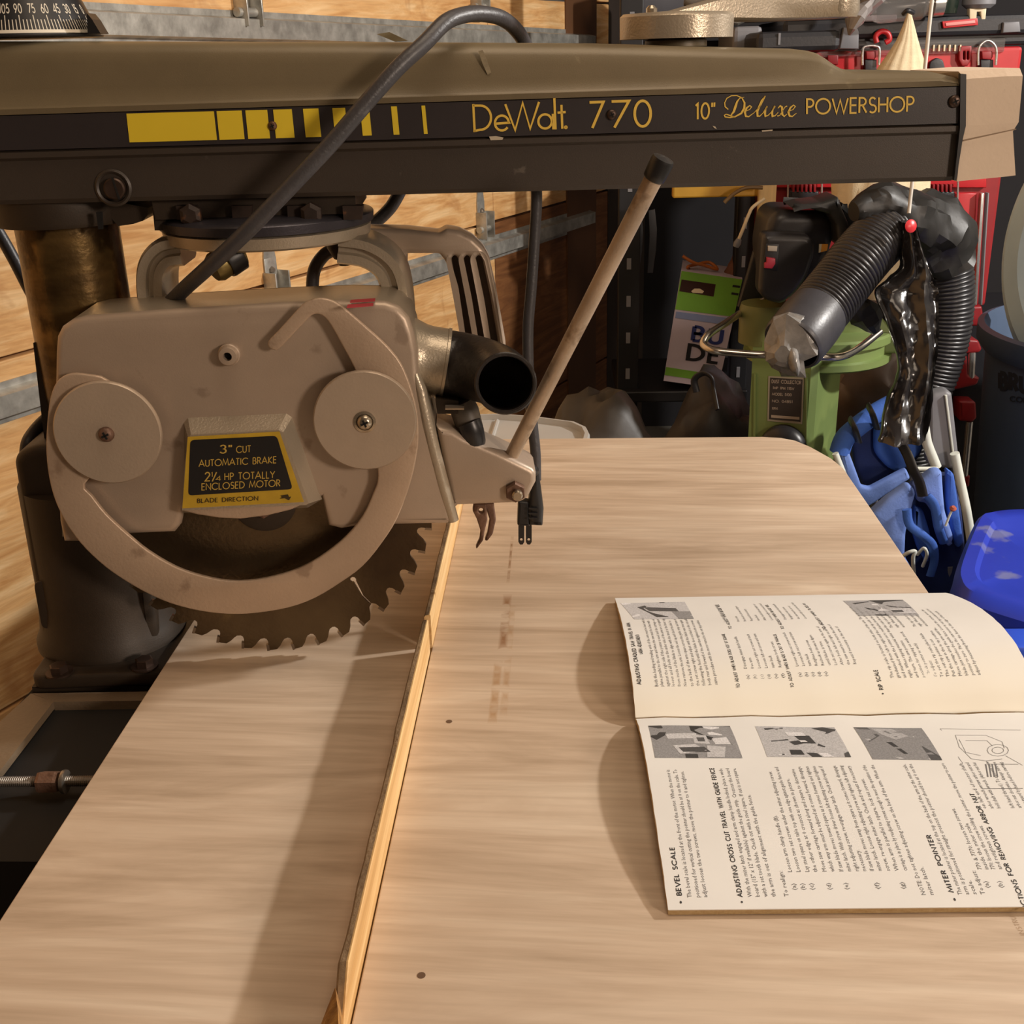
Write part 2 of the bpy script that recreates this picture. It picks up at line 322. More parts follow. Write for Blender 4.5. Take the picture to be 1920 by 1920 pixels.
# ================================================================ THE SETTING
def wood(name, c1, c2, c3, rotz=0.0, stretch=(4, 40, 40), rough=0.55, warp=1.5, bump=0.05, stains=None, spec=0.4, knots=None):
    """wood face: long grain along local x after turning by rotz"""
    M = bpy.data.materials.new(name); M.use_nodes = True; nt = M.node_tree; N = nt.nodes; L = nt.links; b = N['Principled BSDF']
    b.inputs['Roughness'].default_value = rough; b.inputs['Specular IOR Level'].default_value = spec
    tc = N.new('ShaderNodeTexCoord'); m1 = N.new('ShaderNodeMapping'); m1.inputs['Rotation'].default_value = (0, 0, rotz)
    L.new(tc.outputs['Object'], m1.inputs[0])
    m2 = N.new('ShaderNodeMapping'); m2.inputs['Scale'].default_value = stretch; L.new(m1.outputs[0], m2.inputs[0])
    n0 = N.new('ShaderNodeTexNoise'); n0.inputs['Scale'].default_value = 1.0; n0.inputs['Detail'].default_value = 6
    n0.inputs['Distortion'].default_value = warp; n0.inputs['Roughness'].default_value = 0.62; L.new(m2.outputs[0], n0.inputs['Vector'])
    cr = N.new('ShaderNodeValToRGB'); e = cr.color_ramp.elements; e[0].position = 0.33; e[0].color = (*hexc(c1), 1); e[1].position = 0.66; e[1].color = (*hexc(c3), 1)
    k = e.new(0.5); k.color = (*hexc(c2), 1)
    L.new(n0.outputs['Fac'], cr.inputs[0]); out = cr.outputs[0]
    m3 = N.new('ShaderNodeMapping'); m3.inputs['Scale'].default_value = (stretch[0]*4, stretch[1]*9, stretch[2]*9); L.new(m1.outputs[0], m3.inputs[0])
    n1 = N.new('ShaderNodeTexNoise'); n1.inputs['Scale'].default_value = 1.0; n1.inputs['Detail'].default_value = 3; L.new(m3.outputs[0], n1.inputs['Vector'])
    r1 = N.new('ShaderNodeValToRGB'); r1.color_ramp.elements[0].position = .35; r1.color_ramp.elements[0].color = (.86, .84, .82, 1); r1.color_ramp.elements[1].position = .6
    L.new(n1.outputs['Fac'], r1.inputs[0])
    mx = N.new('ShaderNodeMix'); mx.data_type = 'RGBA'; mx.blend_type = 'MULTIPLY'; mx.inputs[0].default_value = 0.8
    L.new(out, mx.inputs[6]); L.new(r1.outputs[0], mx.inputs[7]); out = mx.outputs[2]
    if knots:
        n2 = N.new('ShaderNodeTexNoise'); n2.inputs['Scale'].default_value = knots[1]; n2.inputs['Detail'].default_value = 4; n2.inputs['Distortion'].default_value = 1.0
        L.new(m1.outputs[0], n2.inputs['Vector']); r2 = N.new('ShaderNodeValToRGB'); r2.color_ramp.elements[0].position = knots[2]; r2.color_ramp.elements[1].position = knots[2]+.12
        r2.color_ramp.elements[0].color = (0, 0, 0, 1); r2.color_ramp.elements[1].color = (knots[3],)*3+(1,)
        L.new(n2.outputs['Fac'], r2.inputs[0]); m4 = N.new('ShaderNodeMix'); m4.data_type = 'RGBA'
        L.new(r2.outputs[0], m4.inputs[0]); L.new(out, m4.inputs[6]); m4.inputs[7].default_value = (*hexc(knots[0]), 1); out = m4.outputs[2]
    for st in (stains or []):           # a mark with its own place: (x0, half width, y0, y1, colour, amount, patch scale)
        x0, hw, y0, y1, c_, am, ps = st
        sx = N.new('ShaderNodeSeparateXYZ'); L.new(tc.outputs['Object'], sx.inputs[0])
        def ma(op, a, b_):
            q = N.new('ShaderNodeMath'); q.operation = op
            for i, v in enumerate((a, b_)):
                if isinstance(v, (int, float)): q.inputs[i].default_value = v
                else: L.new(v, q.inputs[i])
            return q.outputs[0]
        dx = ma('ABSOLUTE', ma('SUBTRACT', sx.outputs[0], x0), 0)
        fx = ma('MULTIPLY', ma('SUBTRACT', hw, dx), 1.0/(hw*.8)); 
        fy = ma('MINIMUM', ma('MULTIPLY', ma('SUBTRACT', sx.outputs[1], y0), 60.0), ma('MULTIPLY', ma('SUBTRACT', y1, sx.outputs[1]), 60.0))
        nn = N.new('ShaderNodeTexNoise'); nn.inputs['Scale'].default_value = ps; nn.inputs['Detail'].default_value = 2
        mm = N.new('ShaderNodeMapping'); mm.inputs['Scale'].default_value = (.6, 1, 1); L.new(tc.outputs['Object'], mm.inputs[0]); L.new(mm.outputs[0], nn.inputs['Vector'])
        fn_ = ma('MULTIPLY', ma('SUBTRACT', nn.outputs['Fac'], 0.40), 4.5)
        q = ma('MINIMUM', ma('MINIMUM', fx, fy), ma('MINIMUM', fn_, 1.0)); q = ma('MULTIPLY', ma('MAXIMUM', q, 0.0), am)
        m5 = N.new('ShaderNodeMix'); m5.data_type = 'RGBA'; L.new(q, m5.inputs[0]); L.new(out, m5.inputs[6]); m5.inputs[7].default_value = (*hexc(c_), 1); out = m5.outputs[2]
    L.new(out, b.inputs['Base Color'])
    if bump:
        bp = N.new('ShaderNodeBump'); bp.inputs['Strength'].default_value = bump; bp.inputs['Distance'].default_value = 0.002
        L.new(n1.outputs['Fac'], bp.inputs['Height']); L.new(bp.outputs[0], b.inputs['Normal'])
    return M
m_concrete = mat('concrete', '6a665e', 0.85, 0, 0.2, (2, 2, 2), 0.3, 60)
m_wallpaint = mat('wall_paint', '85786a', 0.8, 0, 0.05, (1, 1, 1))
m_wall_unlit = mat('unlit_back_wall', '1d1b1e', 0.85, 0, 0.2, (2, 2, 2))  # near black stands in for the unlit far corner
m_ceil = mat('ceiling_board', '80766a', 0.85, 0, 0.04, (1, 1, 1))
m_galv = mat('galvanised_steel', 'a6a39b', 0.36, 0.55, 0.25, (30, 30, 30), 0.15, 120, col2='c4c2ba', spots=('7b7872', 12, 0.60, 0.5))
DA = math.atan2(0.9055, 0.4245)
m_ply = wood('door_plywood', 'c08c54', 'd6a870', 'e4c08e', -DA, (3, 14, 22), 0.6, 2.2, 0.05, knots=('9a6232', 7, 0.60, 0.55))
m_ply_shade = wood('door_plywood_shaded', '5e3a1e', '744a28', '865a34', -DA, (3, 14, 22), 0.6, 2.2, 0.05)  # same plywood with the shadow on the lower far panels put into its colour

structure(MB().box((-3.2, -2.4, -0.06), (3.6, 4.3, 0)).build('floor', m_concrete))
structure(MB().box((-3.2, -2.4, 2.62), (3.6, 4.3, 2.68)).build('ceiling', m_ceil))
structure(MB().box((0.25, 4.1, 0), (3.6, 4.2, 2.62)).build('wall_back', m_wall_unlit))
structure(MB().box((3.5, -2.4, 0), (3.6, 4.1, 2.62)).build('wall_right', m_wallpaint))
structure(MB().box((-3.2, -2.4, 0), (3.5, -2.3, 2.62)).build('wall_front', m_wallpaint))
D0 = Vector((-0.829, 1.6, 0)); DT = Vector((0.4245, 0.9055, 0)).normalized(); DN = Vector((DT.y, -DT.x, 0))
def dpt(t, z, off=0.0): return D0+DT*t+DN*off+Vector((0, 0, z))
def dpx(px, py, off=0.0):
    r = ray(px, py); k = ((D0+DN*off)-CAM).dot(DN)/r.dot(DN); return CAM+r*k
def dbox(mb, t0, t1, z0, z1, o0, o1, bev=0.0):
    mt = Matrix((DT, DN, Vector((0, 0, 1)))).transposed().to_4x4(); mt.translation = D0
    return mb.box((t0, o0, z0), (t1, o1, z1), bev, mt)
structure(dbox(MB(), -3.9, -2.0, 0, 2.62, -0.12, -0.02).build('wall_left', m_wallpaint))
structure(dbox(MB(), -2.0, 2.6, 2.45, 2.62, -0.12, -0.02).build('trim_1', m_wallpaint))
structure(dbox(MB(), 2.30, 2.62, 0, 2.62, -0.10, 0.0).build('trim_2', mat('dark_jamb', '2c2119', .7)))
door = bpy.data.objects.new('door_1', None); COL.objects.link(door); door.location = dpt(0, 0); ORIG['door_1'] = dpt(0, 0); door['kind'] = 'structure'
door['label'] = 'sectional garage door of orange plywood with galvanised struts'
zs = [0.02, 0.37, 0.90, 1.43, 1.96, 2.44]
for i in range(5):
    za, zb = zs[i], zs[i+1]
    tt = [-2.0, -0.62, 1.55, 2.30]
    for j in range(3):
        dbox(MB(), tt[j]+.0015, tt[j+1]-.0015, za+.003, zb-.003, -0.035, 0.0, 0.002).build('door_panel', m_ply_shade if (i < 2 and j == 2) else m_ply, door)
def strut(z0, z1, t0=-1.9, t1=2.15):
    # hat-shaped galvanised reinforcing strut, ends at slightly different heights
    prof = [(-.030, .0005), (-.018, .0005), (-.014, .022), (.014, .022), (.018, .0005), (.030, .0005), (.030, -.001), (.030, .0025), (.0195, .0025), (.0155, .024), (-.0155, .024), (-.0195, .0025), (-.030, .0025)]
    prof = [(-.030, .0005), (-.018, .0005), (-.014, .020), (.014, .020), (.018, .0005), (.030, .0005), (.030, .003), (.0200, .003), (.0158, .0228), (-.0158, .0228), (-.0200, .003), (-.030, .003)]
    def rg(t):
        z = z0+(z1-z0)*(t-t0)/(t1-t0)
        return [dpt(t, z+a, b) for a, b in prof]
    return MB().rings([rg(t0), rg(t1)]).build('strut', m_galv, door)
strut(0.839, 0.837); strut(1.392, 1.325)
dbox(MB(), 1.99, 2.2, .03, 2.42, 0.0, .004).build('end_stile', mat('door_stile_dark', '5a3a20', .6), door)
def hinge(px, py, h=0.10):
    P = dpx(px, py, 0.004); t = (P-D0).dot(DT); z = P.z; mb = MB()
    dbox(mb, t-.018, t+.018, z-.055, z+.045, 0.0, .004, .001)
    mb.prism([dpt(t-.018, z+.045, .0), dpt(t+.018, z+.045, 0), dpt(t+.008, z+.10, 0), dpt(t-.008, z+.10, 0)], DN*.003)
    mb.tube([dpt(t-.032, z-.022, .014), dpt(t+.032, z-.022, .014)], .008, 12)
    dbox(mb, t-.022, t-.018, z-.045, z+.02, 0, .03, .001); dbox(mb, t+.018, t+.022, z-.045, z+.02, 0, .03, .001)
    o = mb.build('hinge', m_galv, door, True)
    for dz in (.022, -.042):
        MB().lathe([(.007, 0), (.007, .004), (.004, .007)], dpt(t, z+dz, .004), DN, 6).build('bolt', m_steel, o)
for q in ((511, 528), (903, 412), (455, -2), (893, -6)): hinge(*q)

# ================================================================ THE SAW
cx, cy_ = sawpt(uz(150, 600, .88)[0], .88, 0).to_2d()
saw = thing('radial_arm_saw', 'old radial arm saw with olive arm and beige blade guard over the birch table', 'saw', (cx, cy_, 0))
DF = 0.820                                # face of the arm
def zat(px, py, D=DF): return uz(px, py, D)[1]
def lin(a, b, u): return a[1]+(b[1]-a[1])*(u-a[0])/(b[0]-a[0])
BT = (uz(0, 207, DF), uz(1800, 152, DF)); BR = (uz(0, 286, DF), uz(1790, 235, DF)); BB = (uz(0, 385, DF), uz(1790, 340, DF))
u0 = uz(-260, 200, DF)[0]; u1 = uz(1806, 240, DF)[0]
tops = [(-260, 77), (180, 77), (640, 78), (1120, 81), (1370, 88), (1490, 91), (1515, 94), (1532, 99), (1548, 109), (1562, 119), (1576, 127), (1592, 131), (1640, 132), (1800, 134)]
tu = [uz(x, y, DF+.018) for x, y in tops]; tu[-1] = (u1, tu[-1][1]); tu[0] = (u0, tu[0][1])
def seg(a, b, n):
    return [(a[0]+(b[0]-a[0])*i/n, a[1]+(b[1]-a[1])*i/n) for i in range(n)]
st = []
for a, b in zip(tu, tu[1:]): st += seg(a, b, 3)
st.append(tu[-1])
rings = []
for u, zt in st:
    e = max(0, min(1, (u1-u)/.012)); sh = .004*(1-e)
    zb = lin(*BT, u); h = zt-zb; r = min(.014, h*.6)
    pr = [(DF+.0030, zb-.0035), (DF+.0002, zb-.003), (DF-.0002, zb+.0005), (DF+.0022, zb+.0022), (DF+.0035, zb+h*.3), (DF+.006, zt-r), (DF+.0075, zt-r*.55), (DF+.011, zt-r*.22), (DF+.018, zt-.0005), (DF+.03, zt),
          (DF+.095, zt), (DF+.105, zt-r*.4), (DF+.11, zt-r), (DF+.112, zb-.0035)]
    rings.append([sawpt(u, d, z-sh*(z > zb)) for d, z in pr])
MB().rings(rings).build('arm_cover', m_olive, saw, True, 50)
rings = []
for u in (u0, u1-.002):
    zb, zr, zq = lin(*BT, u)-.0036, lin(*BR, u), lin(*BB, u)
    rings.append([sawpt(u, d, z) for d, z in [(DF+.004, zb), (DF+.004, zr+.001), (DF+.0005, zr-.0005), (DF+.0005, zr-.004), (DF+.003, zr-.006), (DF+.003, zq+.003), (DF+.005, zq), (DF+.020, zq), (DF+.020, zq+.02),
                                              (DF+.09, zq+.02), (DF+.09, zq), (DF+.107, zq), (DF+.11, zq+.004), (DF+.11, zb)]])
arm = MB().rings(rings).build('arm_body', m_armlow, saw)
rings = []
for u in (u0, u1-.004):
    zb, zr = lin(*BT, u)-.0036, lin(*BR, u)+.0012
    rings.append([sawpt(u, d, z) for d, z in [(DF+.0045, zb), (DF+.0005, zb), (DF+.0005, zr), (DF+.0045, zr)]])
band = MB().rings(rings).build('name_band', m_band, saw)
band['label'] = 'black name band printed in yellow'
DB = DF+.0001                              # printed face
def Bp(px, py): return W(px, py, DB)
# yellow speed bars
top = lambda x: 213+(x-237)*(198-213)/(790-237)
bot = lambda x: 267+(x-243)*(251-267)/(798-243)
for a, b in [(237, 401), (406, 453), (460, 501), (512, 547), (568, 597), (623, 647), (675, 692), (733, 744), (790, 797)]:
    s = 6-(a-237)/553*1.0
    MB().prism([Bp(a, top(a)), Bp(b, top(b)), Bp(b+s, bot(b+s)), Bp(a+s, bot(a+s))], NA*-.00015).build('yellow_bar', m_yellow, band)
# logo and figures, traced as strokes
def px_strokes(name, strokes, width, scale, origin, parent, material, D=DB-.0001, n2=None):
    mb = MB(); fn = lambda x, y: W(x, y, D)
    for st_ in strokes:
        wd = width
        if isinstance(st_, tuple): st_, wd = st_
        ribbon(mb, [(origin[0]+a*scale, origin[1]+b*scale) for a, b in st_], [q*scale for q in wd] if isinstance(wd, list) else wd*scale, fn)
    return mb.build(name, material, parent)
def ell(cx_, cy2, rx, ry, a0, a1, n=18): return [(cx_+rx*cos(radians(a0+(a1-a0)*i/n)), cy2-ry*sin(radians(a0+(a1-a0)*i/n))) for i in range(n+1)]
px_strokes('lettering', [[(742, 585), (750, 743)], [(740, 594), (778, 594)]+ell(782, 662, 60, 68, 90, -92, 16)+[(748, 737)],
    [(866, 696), (943, 690)]+ell(903, 692, 39, 42, 5, 325, 20),
    [(922, 586), (978, 732), (1020, 578), (1062, 724), (1112, 573)],
    ell(1146, 683, 38, 40, 0, 360, 20), [(1190, 640), (1193, 728)], [(1198, 552), (1205, 728)], [(1238, 590), (1243, 724)], [(1216, 634), (1262, 630)], ell(1263, 716, 4, 4, 0, 360, 8)],
    13, 1/3, (640, 0), band, m_gold)
px_strokes('lettering', [[(1396, 576), (1474, 573), (1412, 720)], [(1520, 571), (1618, 568), (1536, 718)], ell(1695, 639, 45, 72, 0, 360, 28)], 15, 1/3, (640, 0), band, m_gold)
tw = [5, 9, 15, 19, 12]
px_strokes('lettering', [
    ([(1322, 875), (1280, 885), (1258, 915), (1243, 960), (1228, 1005), (1200, 1040)], [4, 8, 16, 22, 20, 8]),
    ([(1178, 985), (1150, 960), (1146, 925), (1165, 885), (1205, 862), (1255, 860), (1300, 880), (1325, 925), (1322, 975), (1295, 1020), (1240, 1050), (1190, 1058), (1150, 1052), (1142, 1038), (1160, 1028), (1200, 1042), (1240, 1055)], [10, 10, 9, 8, 8, 8, 10, 16, 20, 17, 12, 11, 10, 8, 8, 12, 9]),
    ([(1338, 1000), (1372, 985), (1388, 962), (1372, 950), (1345, 970), (1328, 1010), (1336, 1046), (1362, 1050), (1410, 1015)], [5, 7, 9, 9, 15, 19, 15, 10, 5]),
    ([(1410, 1015), (1470, 950), (1508, 868), (1512, 862), (1480, 905), (1440, 1000), (1442, 1044), (1462, 1046), (1492, 1015)], [5, 8, 12, 8, 16, 20, 16, 9, 5]),
    ([(1492, 1015), (1530, 955), (1508, 1015), (1512, 1046), (1535, 1040), (1575, 1000), (1598, 953), (1572, 1010), (1576, 1046), (1600, 1042), (1628, 1010)], [5, 14, 20, 14, 8, 6, 16, 20, 16, 9, 5]),
    ([(1624, 975), (1645, 952), (1662, 965), (1664, 1030), (1682, 1048), (1708, 1025)], [6, 12, 18, 18, 10, 5]), ([(1708, 955), (1690, 962), (1640, 1040), (1620, 1044)], [12, 7, 7, 12]),
    ([(1718, 1005), (1762, 985), (1782, 958), (1766, 946), (1738, 968), (1720, 1010), (1730, 1044), (1755, 1048), (1792, 1018)], [5, 7, 9, 9, 15, 19, 15, 10, 5])],
    10, .20833, (1120, 0), band, m_gold)
def line_px(name, s, x0, y0, x1, y1, cap, D, parent, material, wt=.12, sp_=.16, dd=.0002, tilt=None):
    mb = MB(); p0 = W(x0, y0, D-dd); p1 = W(x1, y1, D-dd); t = tilt or (0, -cap)
    q = W(x0+t[0], y0+t[1], D-dd); textline(mb, s, p0, p1, q-p0, wt, sp_); return mb.build(name, material, parent)
line_px('lettering', '10"', 1303, 224, 1341, 221, 29, DB, band, m_gold, .13, .12, .0001)
line_px('lettering', 'POWERSHOP', 1512, 214, 1713, 209, 28, DB, band, m_gold, .12, .13, .0001)
def crosshead(px, py, rpx, D, parent, material, h=.003, kind='cross', name='screw'):
    r = rpx*D/FPX; c = W(px, py, D)
    s = MB().lathe([(r, 0), (r, h*.35), (r*.8, h*.8), (r*.45, h), (0, h)], c, -NA, 24, False).build(name, material, parent, True, 60)
    mb = MB(); up = Vector((0, 0, 1))
    def bar(a):
        ax_ = UA*cos(a)+up*sin(a); bx = -UA*sin(a)+up*cos(a); o = c-NA*(h*.85)
        L_, w_ = (r*.5, r*.13) if kind == 'cross' else (r*.95, r*.14)
        mb.prism([o+ax_*L_+bx*w_, o-ax_*L_+bx*w_, o-ax_*L_-bx*w_, o+ax_*L_-bx*w_], -NA*(h*.22))
    bar(.4)
    if kind == 'cross': bar(.4+pi/2)
    if True:
        k = mb.build('slot', m_hole, None)
        if parent is saw: setpar(k, s); 
        else: setpar(k, parent)
    return s
crosshead(511, 236, 8, DF, band, m_rust, .002); crosshead(1147, 215, 9, DF, band, m_darkscrew, .002); crosshead(1790, 190, 11, DF, band, m_darkscrew, .002)
m_chip = mat('bare_paint_chip', 'b5a892', .6)
for q in ([(1428, 244.5), (1449, 243), (1448, 245.5), (1429, 247)], [(917, 256), (930, 255), (944, 258), (942, 262), (920, 263)], [(1336, 236), (1341, 237), (1344, 242), (1339, 240)]):
    MB().prism([W(x, y, DB-.0001) for x, y in q], NA*-.0001).build('paint_chip', m_chip, band)
MB().prism([W(x, y, DF+.0036) for x, y in [(897, 96), (905, 94), (913, 112), (921, 136), (914, 140), (905, 120)]], NA*.0004).build('paint_scuff', mat('paint_scuff', '84785f', .6, 0, .3, (200, 200, 200)), saw)
# big slotted pivot screw in its boss
MB().lathe([(.0125, -.002), (.0125, .001), (.011, .002), (.0095, .001), (.0095, -.002)], W(213, 352, DF+.003), -NA, 36).build('screw_boss', m_armlow, saw, True)
s_ = MB().lathe([(.0072, 0), (.0072, .004), (.0062, .005), (0, .005)], W(217, 353, DF+.002), -NA, 28, False).build('pivot_screw', m_darkscrew, saw, True)
c = W(217, 353, DF-.0031); MB().prism([c+UA*a+Vector((0, 0, b)) for a, b in [(-.002, .0072), (-.0006, .0072), (.002, -.0072), (.0006, -.0072)]], -NA*.0003).build('slot', m_hole, s_)

# miter dial on top of the column
dc = W(58, 60, .88); uD, zD = uz(58, 60, .88); zb = lin(*BT, uD); zb = tu[0][1]
uD = -.3024; dcx = sawpt(uD, .88, 0)
def dial(ang, h, off=0.0):              # h 0..1 up the cone
    r = .0520+(.0425-.0520)*h+off; d = UA*sin(ang)-NA*cos(ang)
    return dcx+d*r+Vector((0, 0, zb+.001+.0225*h))
dl = MB().lathe([(.0535, 0), (.0540, .001), (.0520, .0012), (.0425, .0237), (.039, .0255), (.0, .0262)], (dcx.x, dcx.y, zb), (0, 0, 1), 96).build('miter_dial', m_black, saw, True, 30)
mbn = MB(); mbt = MB()
for k, s in enumerate(['150', '135', '120', '105', '90', '75', '60', '45', '30', '15', '0']):
    a = radians(-24.0+10.6*k); wd = textwidth(s, .16); cap = .24; rr = .046
    text(mbn, s, lambda x, y: dial(a+(x-wd/2)*cap*.0225/rr*.66, .60+y*cap, .0003), .15)
    for j in range(4):
        b = a+radians(2.65*j); hh = .42 if j == 0 else .30
        mbt.add([dial(b-.005, .12, .0003), dial(b+.005, .12, .0003), dial(b+.006, .12+hh, .0003), dial(b-.006, .12+hh, .0003)], [(0, 1, 2, 3)])
for k in range(60):
    a0, a1 = radians(-80+155*k/60), radians(-80+155*(k+1)/60)
    mbt.add([dial(a0, .05, .0003), dial(a1, .05, .0003), dial(a1, .14, .0003), dial(a0, .14, .0003)], [(0, 1, 2, 3)])
mbn.build('numerals', m_dialwhite, dl); mbt.build('tick_marks', m_dialwhite, dl)
MB().prism([sawpt(uz(172, 60, .86)[0], .85, zb+.001), sawpt(uz(196, 60, .86)[0], .85, zb+.001), sawpt(uz(184, 60, .86)[0], .85, zb+.010), sawpt(uz(176, 60, .86)[0], .85, zb+.014)], NA*.02).build('dial_pointer', m_black, saw)

# elevating crank at the front of the arm
uc, zc = uz(1268, 55, .88); cc = sawpt(uc, .88, 0); zt0 = zat(1268, 84, DF+.02)
MB().lathe([(.022, 0), (.022, .004), (.019, .006)], (cc.x, cc.y, zt0-.001), (0, 0, 1), 32).build('crank_boss', m_olive, saw, True)
zk = uz(1268, 71, .84)[1]
MB().lathe([(.009, zt0-zk-.001), (.009, .001)], (cc.x, cc.y, zk), (0, 0, 1), 16).build('crank_shaft', m_steel, saw, True)
mb = MB().lathe([(.030, .002), (.040, 0), (.0402, .0145), (.038, .0165), (.0, .0185)], (cc.x, cc.y, zk), (0, 0, 1), 56)
crk = mb.build('elevating_crank', m_castlight, saw, True, 40)
hz = zk+.013
path = [sawpt(uc-.01, .885, hz), sawpt(uc+.03, .90, hz+.006), sawpt(uc+.07, .915, hz+.006), sawpt(uc+.105, .925, hz+.0065), sawpt(uc+.134, .932, hz+.007)]
rg = []
for i, (p, wd, th) in enumerate(zip(path, (.026, .030, .024, .020, .019), (.004, .0075, .0085, .0085, .0085))):
    rg.append([p+NA*(wd*a)+Vector((0, 0, th*b)) for a, b in [(-1, -.8), (-.9, -1), (.9, -1), (1, -.8), (1, .7), (.8, 1), (-.8, 1), (-1, .7)]])
MB().rings(rg).build('crank_arm', m_castlight, crk, True, 50)
pe = sawpt(uc+.128, .928, 0)
MB().lathe([(.0165, hz-.001), (.0180, hz+.004), (.0165, hz+.03), (.012, hz+.06), (.013, hz+.09), (.006, hz+.1)], (pe.x, pe.y, 0), (0, 0, 1), 28).build('crank_handle', m_castlight, crk, True, 50)
MB().lathe([(.004, 0), (.004, .003), (.002, .005)], (cc.x-.018, cc.y-.003, zk+.017), (0, 0, 1), 10).build('set_screw', m_screw, crk, True)

# column, collar, base casting
ax0 = uz(128, 440, .88); ax1 = uz(157, 604, .88); ua = (ax0[0]+ax1[0])/2; ca = sawpt(ua, .88, 0)
zbot = lin(*BB, ua); zbase = zat(60, 850, .85)
MB().lathe([(.0368, zbase-.005), (.0368, zbot)], (ca.x, ca.y, 0), (0, 0, 1), 64).build('column', m_column, saw, True)
z1 = uz(120, 436, .83)[1]
mb = MB().lathe([(.050, z1+.002), (.0515, z1+.005), (.0515, zbot+.001)], (ca.x, ca.y, 0), (0, 0, 1), 48)
mb.prism([sawpt(a, .85, b) for a, b in [(ua+.03, zbot+.001), uz(278, 390, .85), uz(276, 404, .85), uz(268, 414, .85), uz(250, 420, .85), uz(222, 424, .85)]], NA*.06)
MB_c = mb.build('column_collar', m_castd, saw, True)
MB().prism([sawpt(a, .828, b) for a, b in [uz(180, 398, .828), uz(190, 398, .828), uz(192, 430, .828), uz(184, 430, .828)]], NA*.003).build('collar_slot', m_hole, MB_c)
MB().prism([sawpt(a, .86, b) for a, b in [uz(62, 643, .86), uz(76, 640, .86), uz(98, 850, .86), uz(86, 850, .86)]], NA*.03).build('column_key', m_castd, saw)
fz = W(60, 1270, .80).z; fzb = W(60, 1296, .80).z
mb = MB()
cb = sawpt(uz(208, 1180, .87)[0], .875, 0)
sp('base_casting', [(22, 864), (34, 848), (60, 838), (160, 838), (250, 838), (300, 1232), (82, 1232)], .838, .93, m_castd, saw, .008, bseg=2, round_px=12)
MB().lathe([(.060, fz-.002), (.060, fz+.004), (.056, fz+.012), (.053, fz+.04), (.052, zbase-.03)], (cb.x, cb.y, 0), (0, 0, 1), 48).build('base_boss', m_castd, saw, True)
sp('casting_pad', [(62, 1092), (118, 1082), (134, 1100), (132, 1150), (120, 1178), (78, 1180)], .8355, .8385, m_castd, saw, .001, round_px=14)
fl = plate('base_flange', rnd([(uz(56, 1282, .80)[0], .80), (uz(330, 1282, .80)[0], .80), (uz(330, 1282, .80)[0], .95), (uz(56, 1282, .80)[0], .95)], .012), None, lambda a, b, d: sawpt(a, b, d), fzb, fz, m_castd, saw, .003)
for q in ((112, 1262), (272, 1250)):
    P = T(q[0], q[1], fz)
    bt = MB().lathe([(.0105, 0), (.0105, .0015), (.0075, .0016)], (P.x, P.y, fz), (0, 0, 1), 24, True).build('washer', m_darkscrew, saw, True)
    MB().lathe([(.0072, .0015), (.0072, .007), (.006, .0075)], (P.x, P.y, fz), (0, 0, 1), 6).build('flange_bolt', m_darkscrew, saw)
# steel stand below
m_frame = mat('brown_stand_paint', '6f5f4c', 0.5, 0.1, 0.2, (10, 10, 10), 0.2, 300)
m_standshade = mat('stand_shade_black', '100d0b', 0.8, 0, 0.3)  # near-black colour stands in for the shadow below the table
def tpoly(name, pts, z, th, material, parent=saw):
    return MB().prism([T(x, y, z) for x, y in pts], (0, 0, -th)).build(name, material, parent)
tpoly('frame_rail', [(58, 1300), (0, 1353), (-70, 1420), (-70, 1535), (0, 1445), (100, 1316)], fzb-.0005, .006, m_frame)
tpoly('frame_crossbar', [(100, 1316), (60, 1300), (310, 1296), (310, 1313)], fzb-.0005, .018, m_frame)
sp('flange_shade', [(60, 1288), (340, 1286), (340, 1312), (62, 1315)], .806, .94, m_castd, saw)  # dark filler box in place of the shadow under the flange
tpoly('frame_brace', [(-40, 1462), (60, 1424), (250, 1358), (236, 1396), (112, 1448), (-40, 1504)], fzb-.012, .004, m_frame)
tpoly('frame_shelf', [(-30, 1482), (110, 1480), (150, 1489), (60, 1508), (-30, 1516)], fzb-.02, .004, m_frame)
zshade = fzb-.008
q_ = [T(60, 1293, zshade), T(-75, 1443, zshade)]; q_[1] = q_[0]+(q_[1]-q_[0])*1.9
MB().prism([Vector((-.325, q_[0].y, zshade)), q_[0], q_[1], Vector((-.325, q_[1].y, zshade))], (0, 0, -(zshade-.02))).build('stand_shade', m_standshade, saw)  # black block added so the gap between the rails reads as shadow
MB().box((-.30, .40, .0), (.27, 1.26, TZ-.06), .004).build('stand_body', m_standshade, saw)
for xa in (-.29, .2): MB().box((xa, .42, TZ-.06), (xa+.04, 1.25, TZ-.0195)).build('table_cleat', m_frame, saw)
# threaded table clamp rod
zr_ = TZ-.014; A_ = T(-40, 1466, zr_); B_ = T(196, 1464, zr_); Lr = (B_-A_).length; pr = []
nth = 62
for i in range(nth*2+1): pr.append((.0038 if i % 2 else .0030, Lr*i/(nth*2)))
rod = MB().lathe(pr, A_, B_-A_, 14).build('clamp_rod', m_steel, saw)
dn = (B_-A_).normalized(); cN = T(92, 1466, zr_)
MB().lathe([(.0072, -.007), (.0078, -.005), (.0078, .005), (.0072, .007)], cN, dn, 6).build('nut', m_rust, saw)
MB().lathe([(.0080, 0), (.0082, .0015), (.0080, .0025)], cN+dn*.0095, dn, 24).build('washer', m_steel, saw, True)
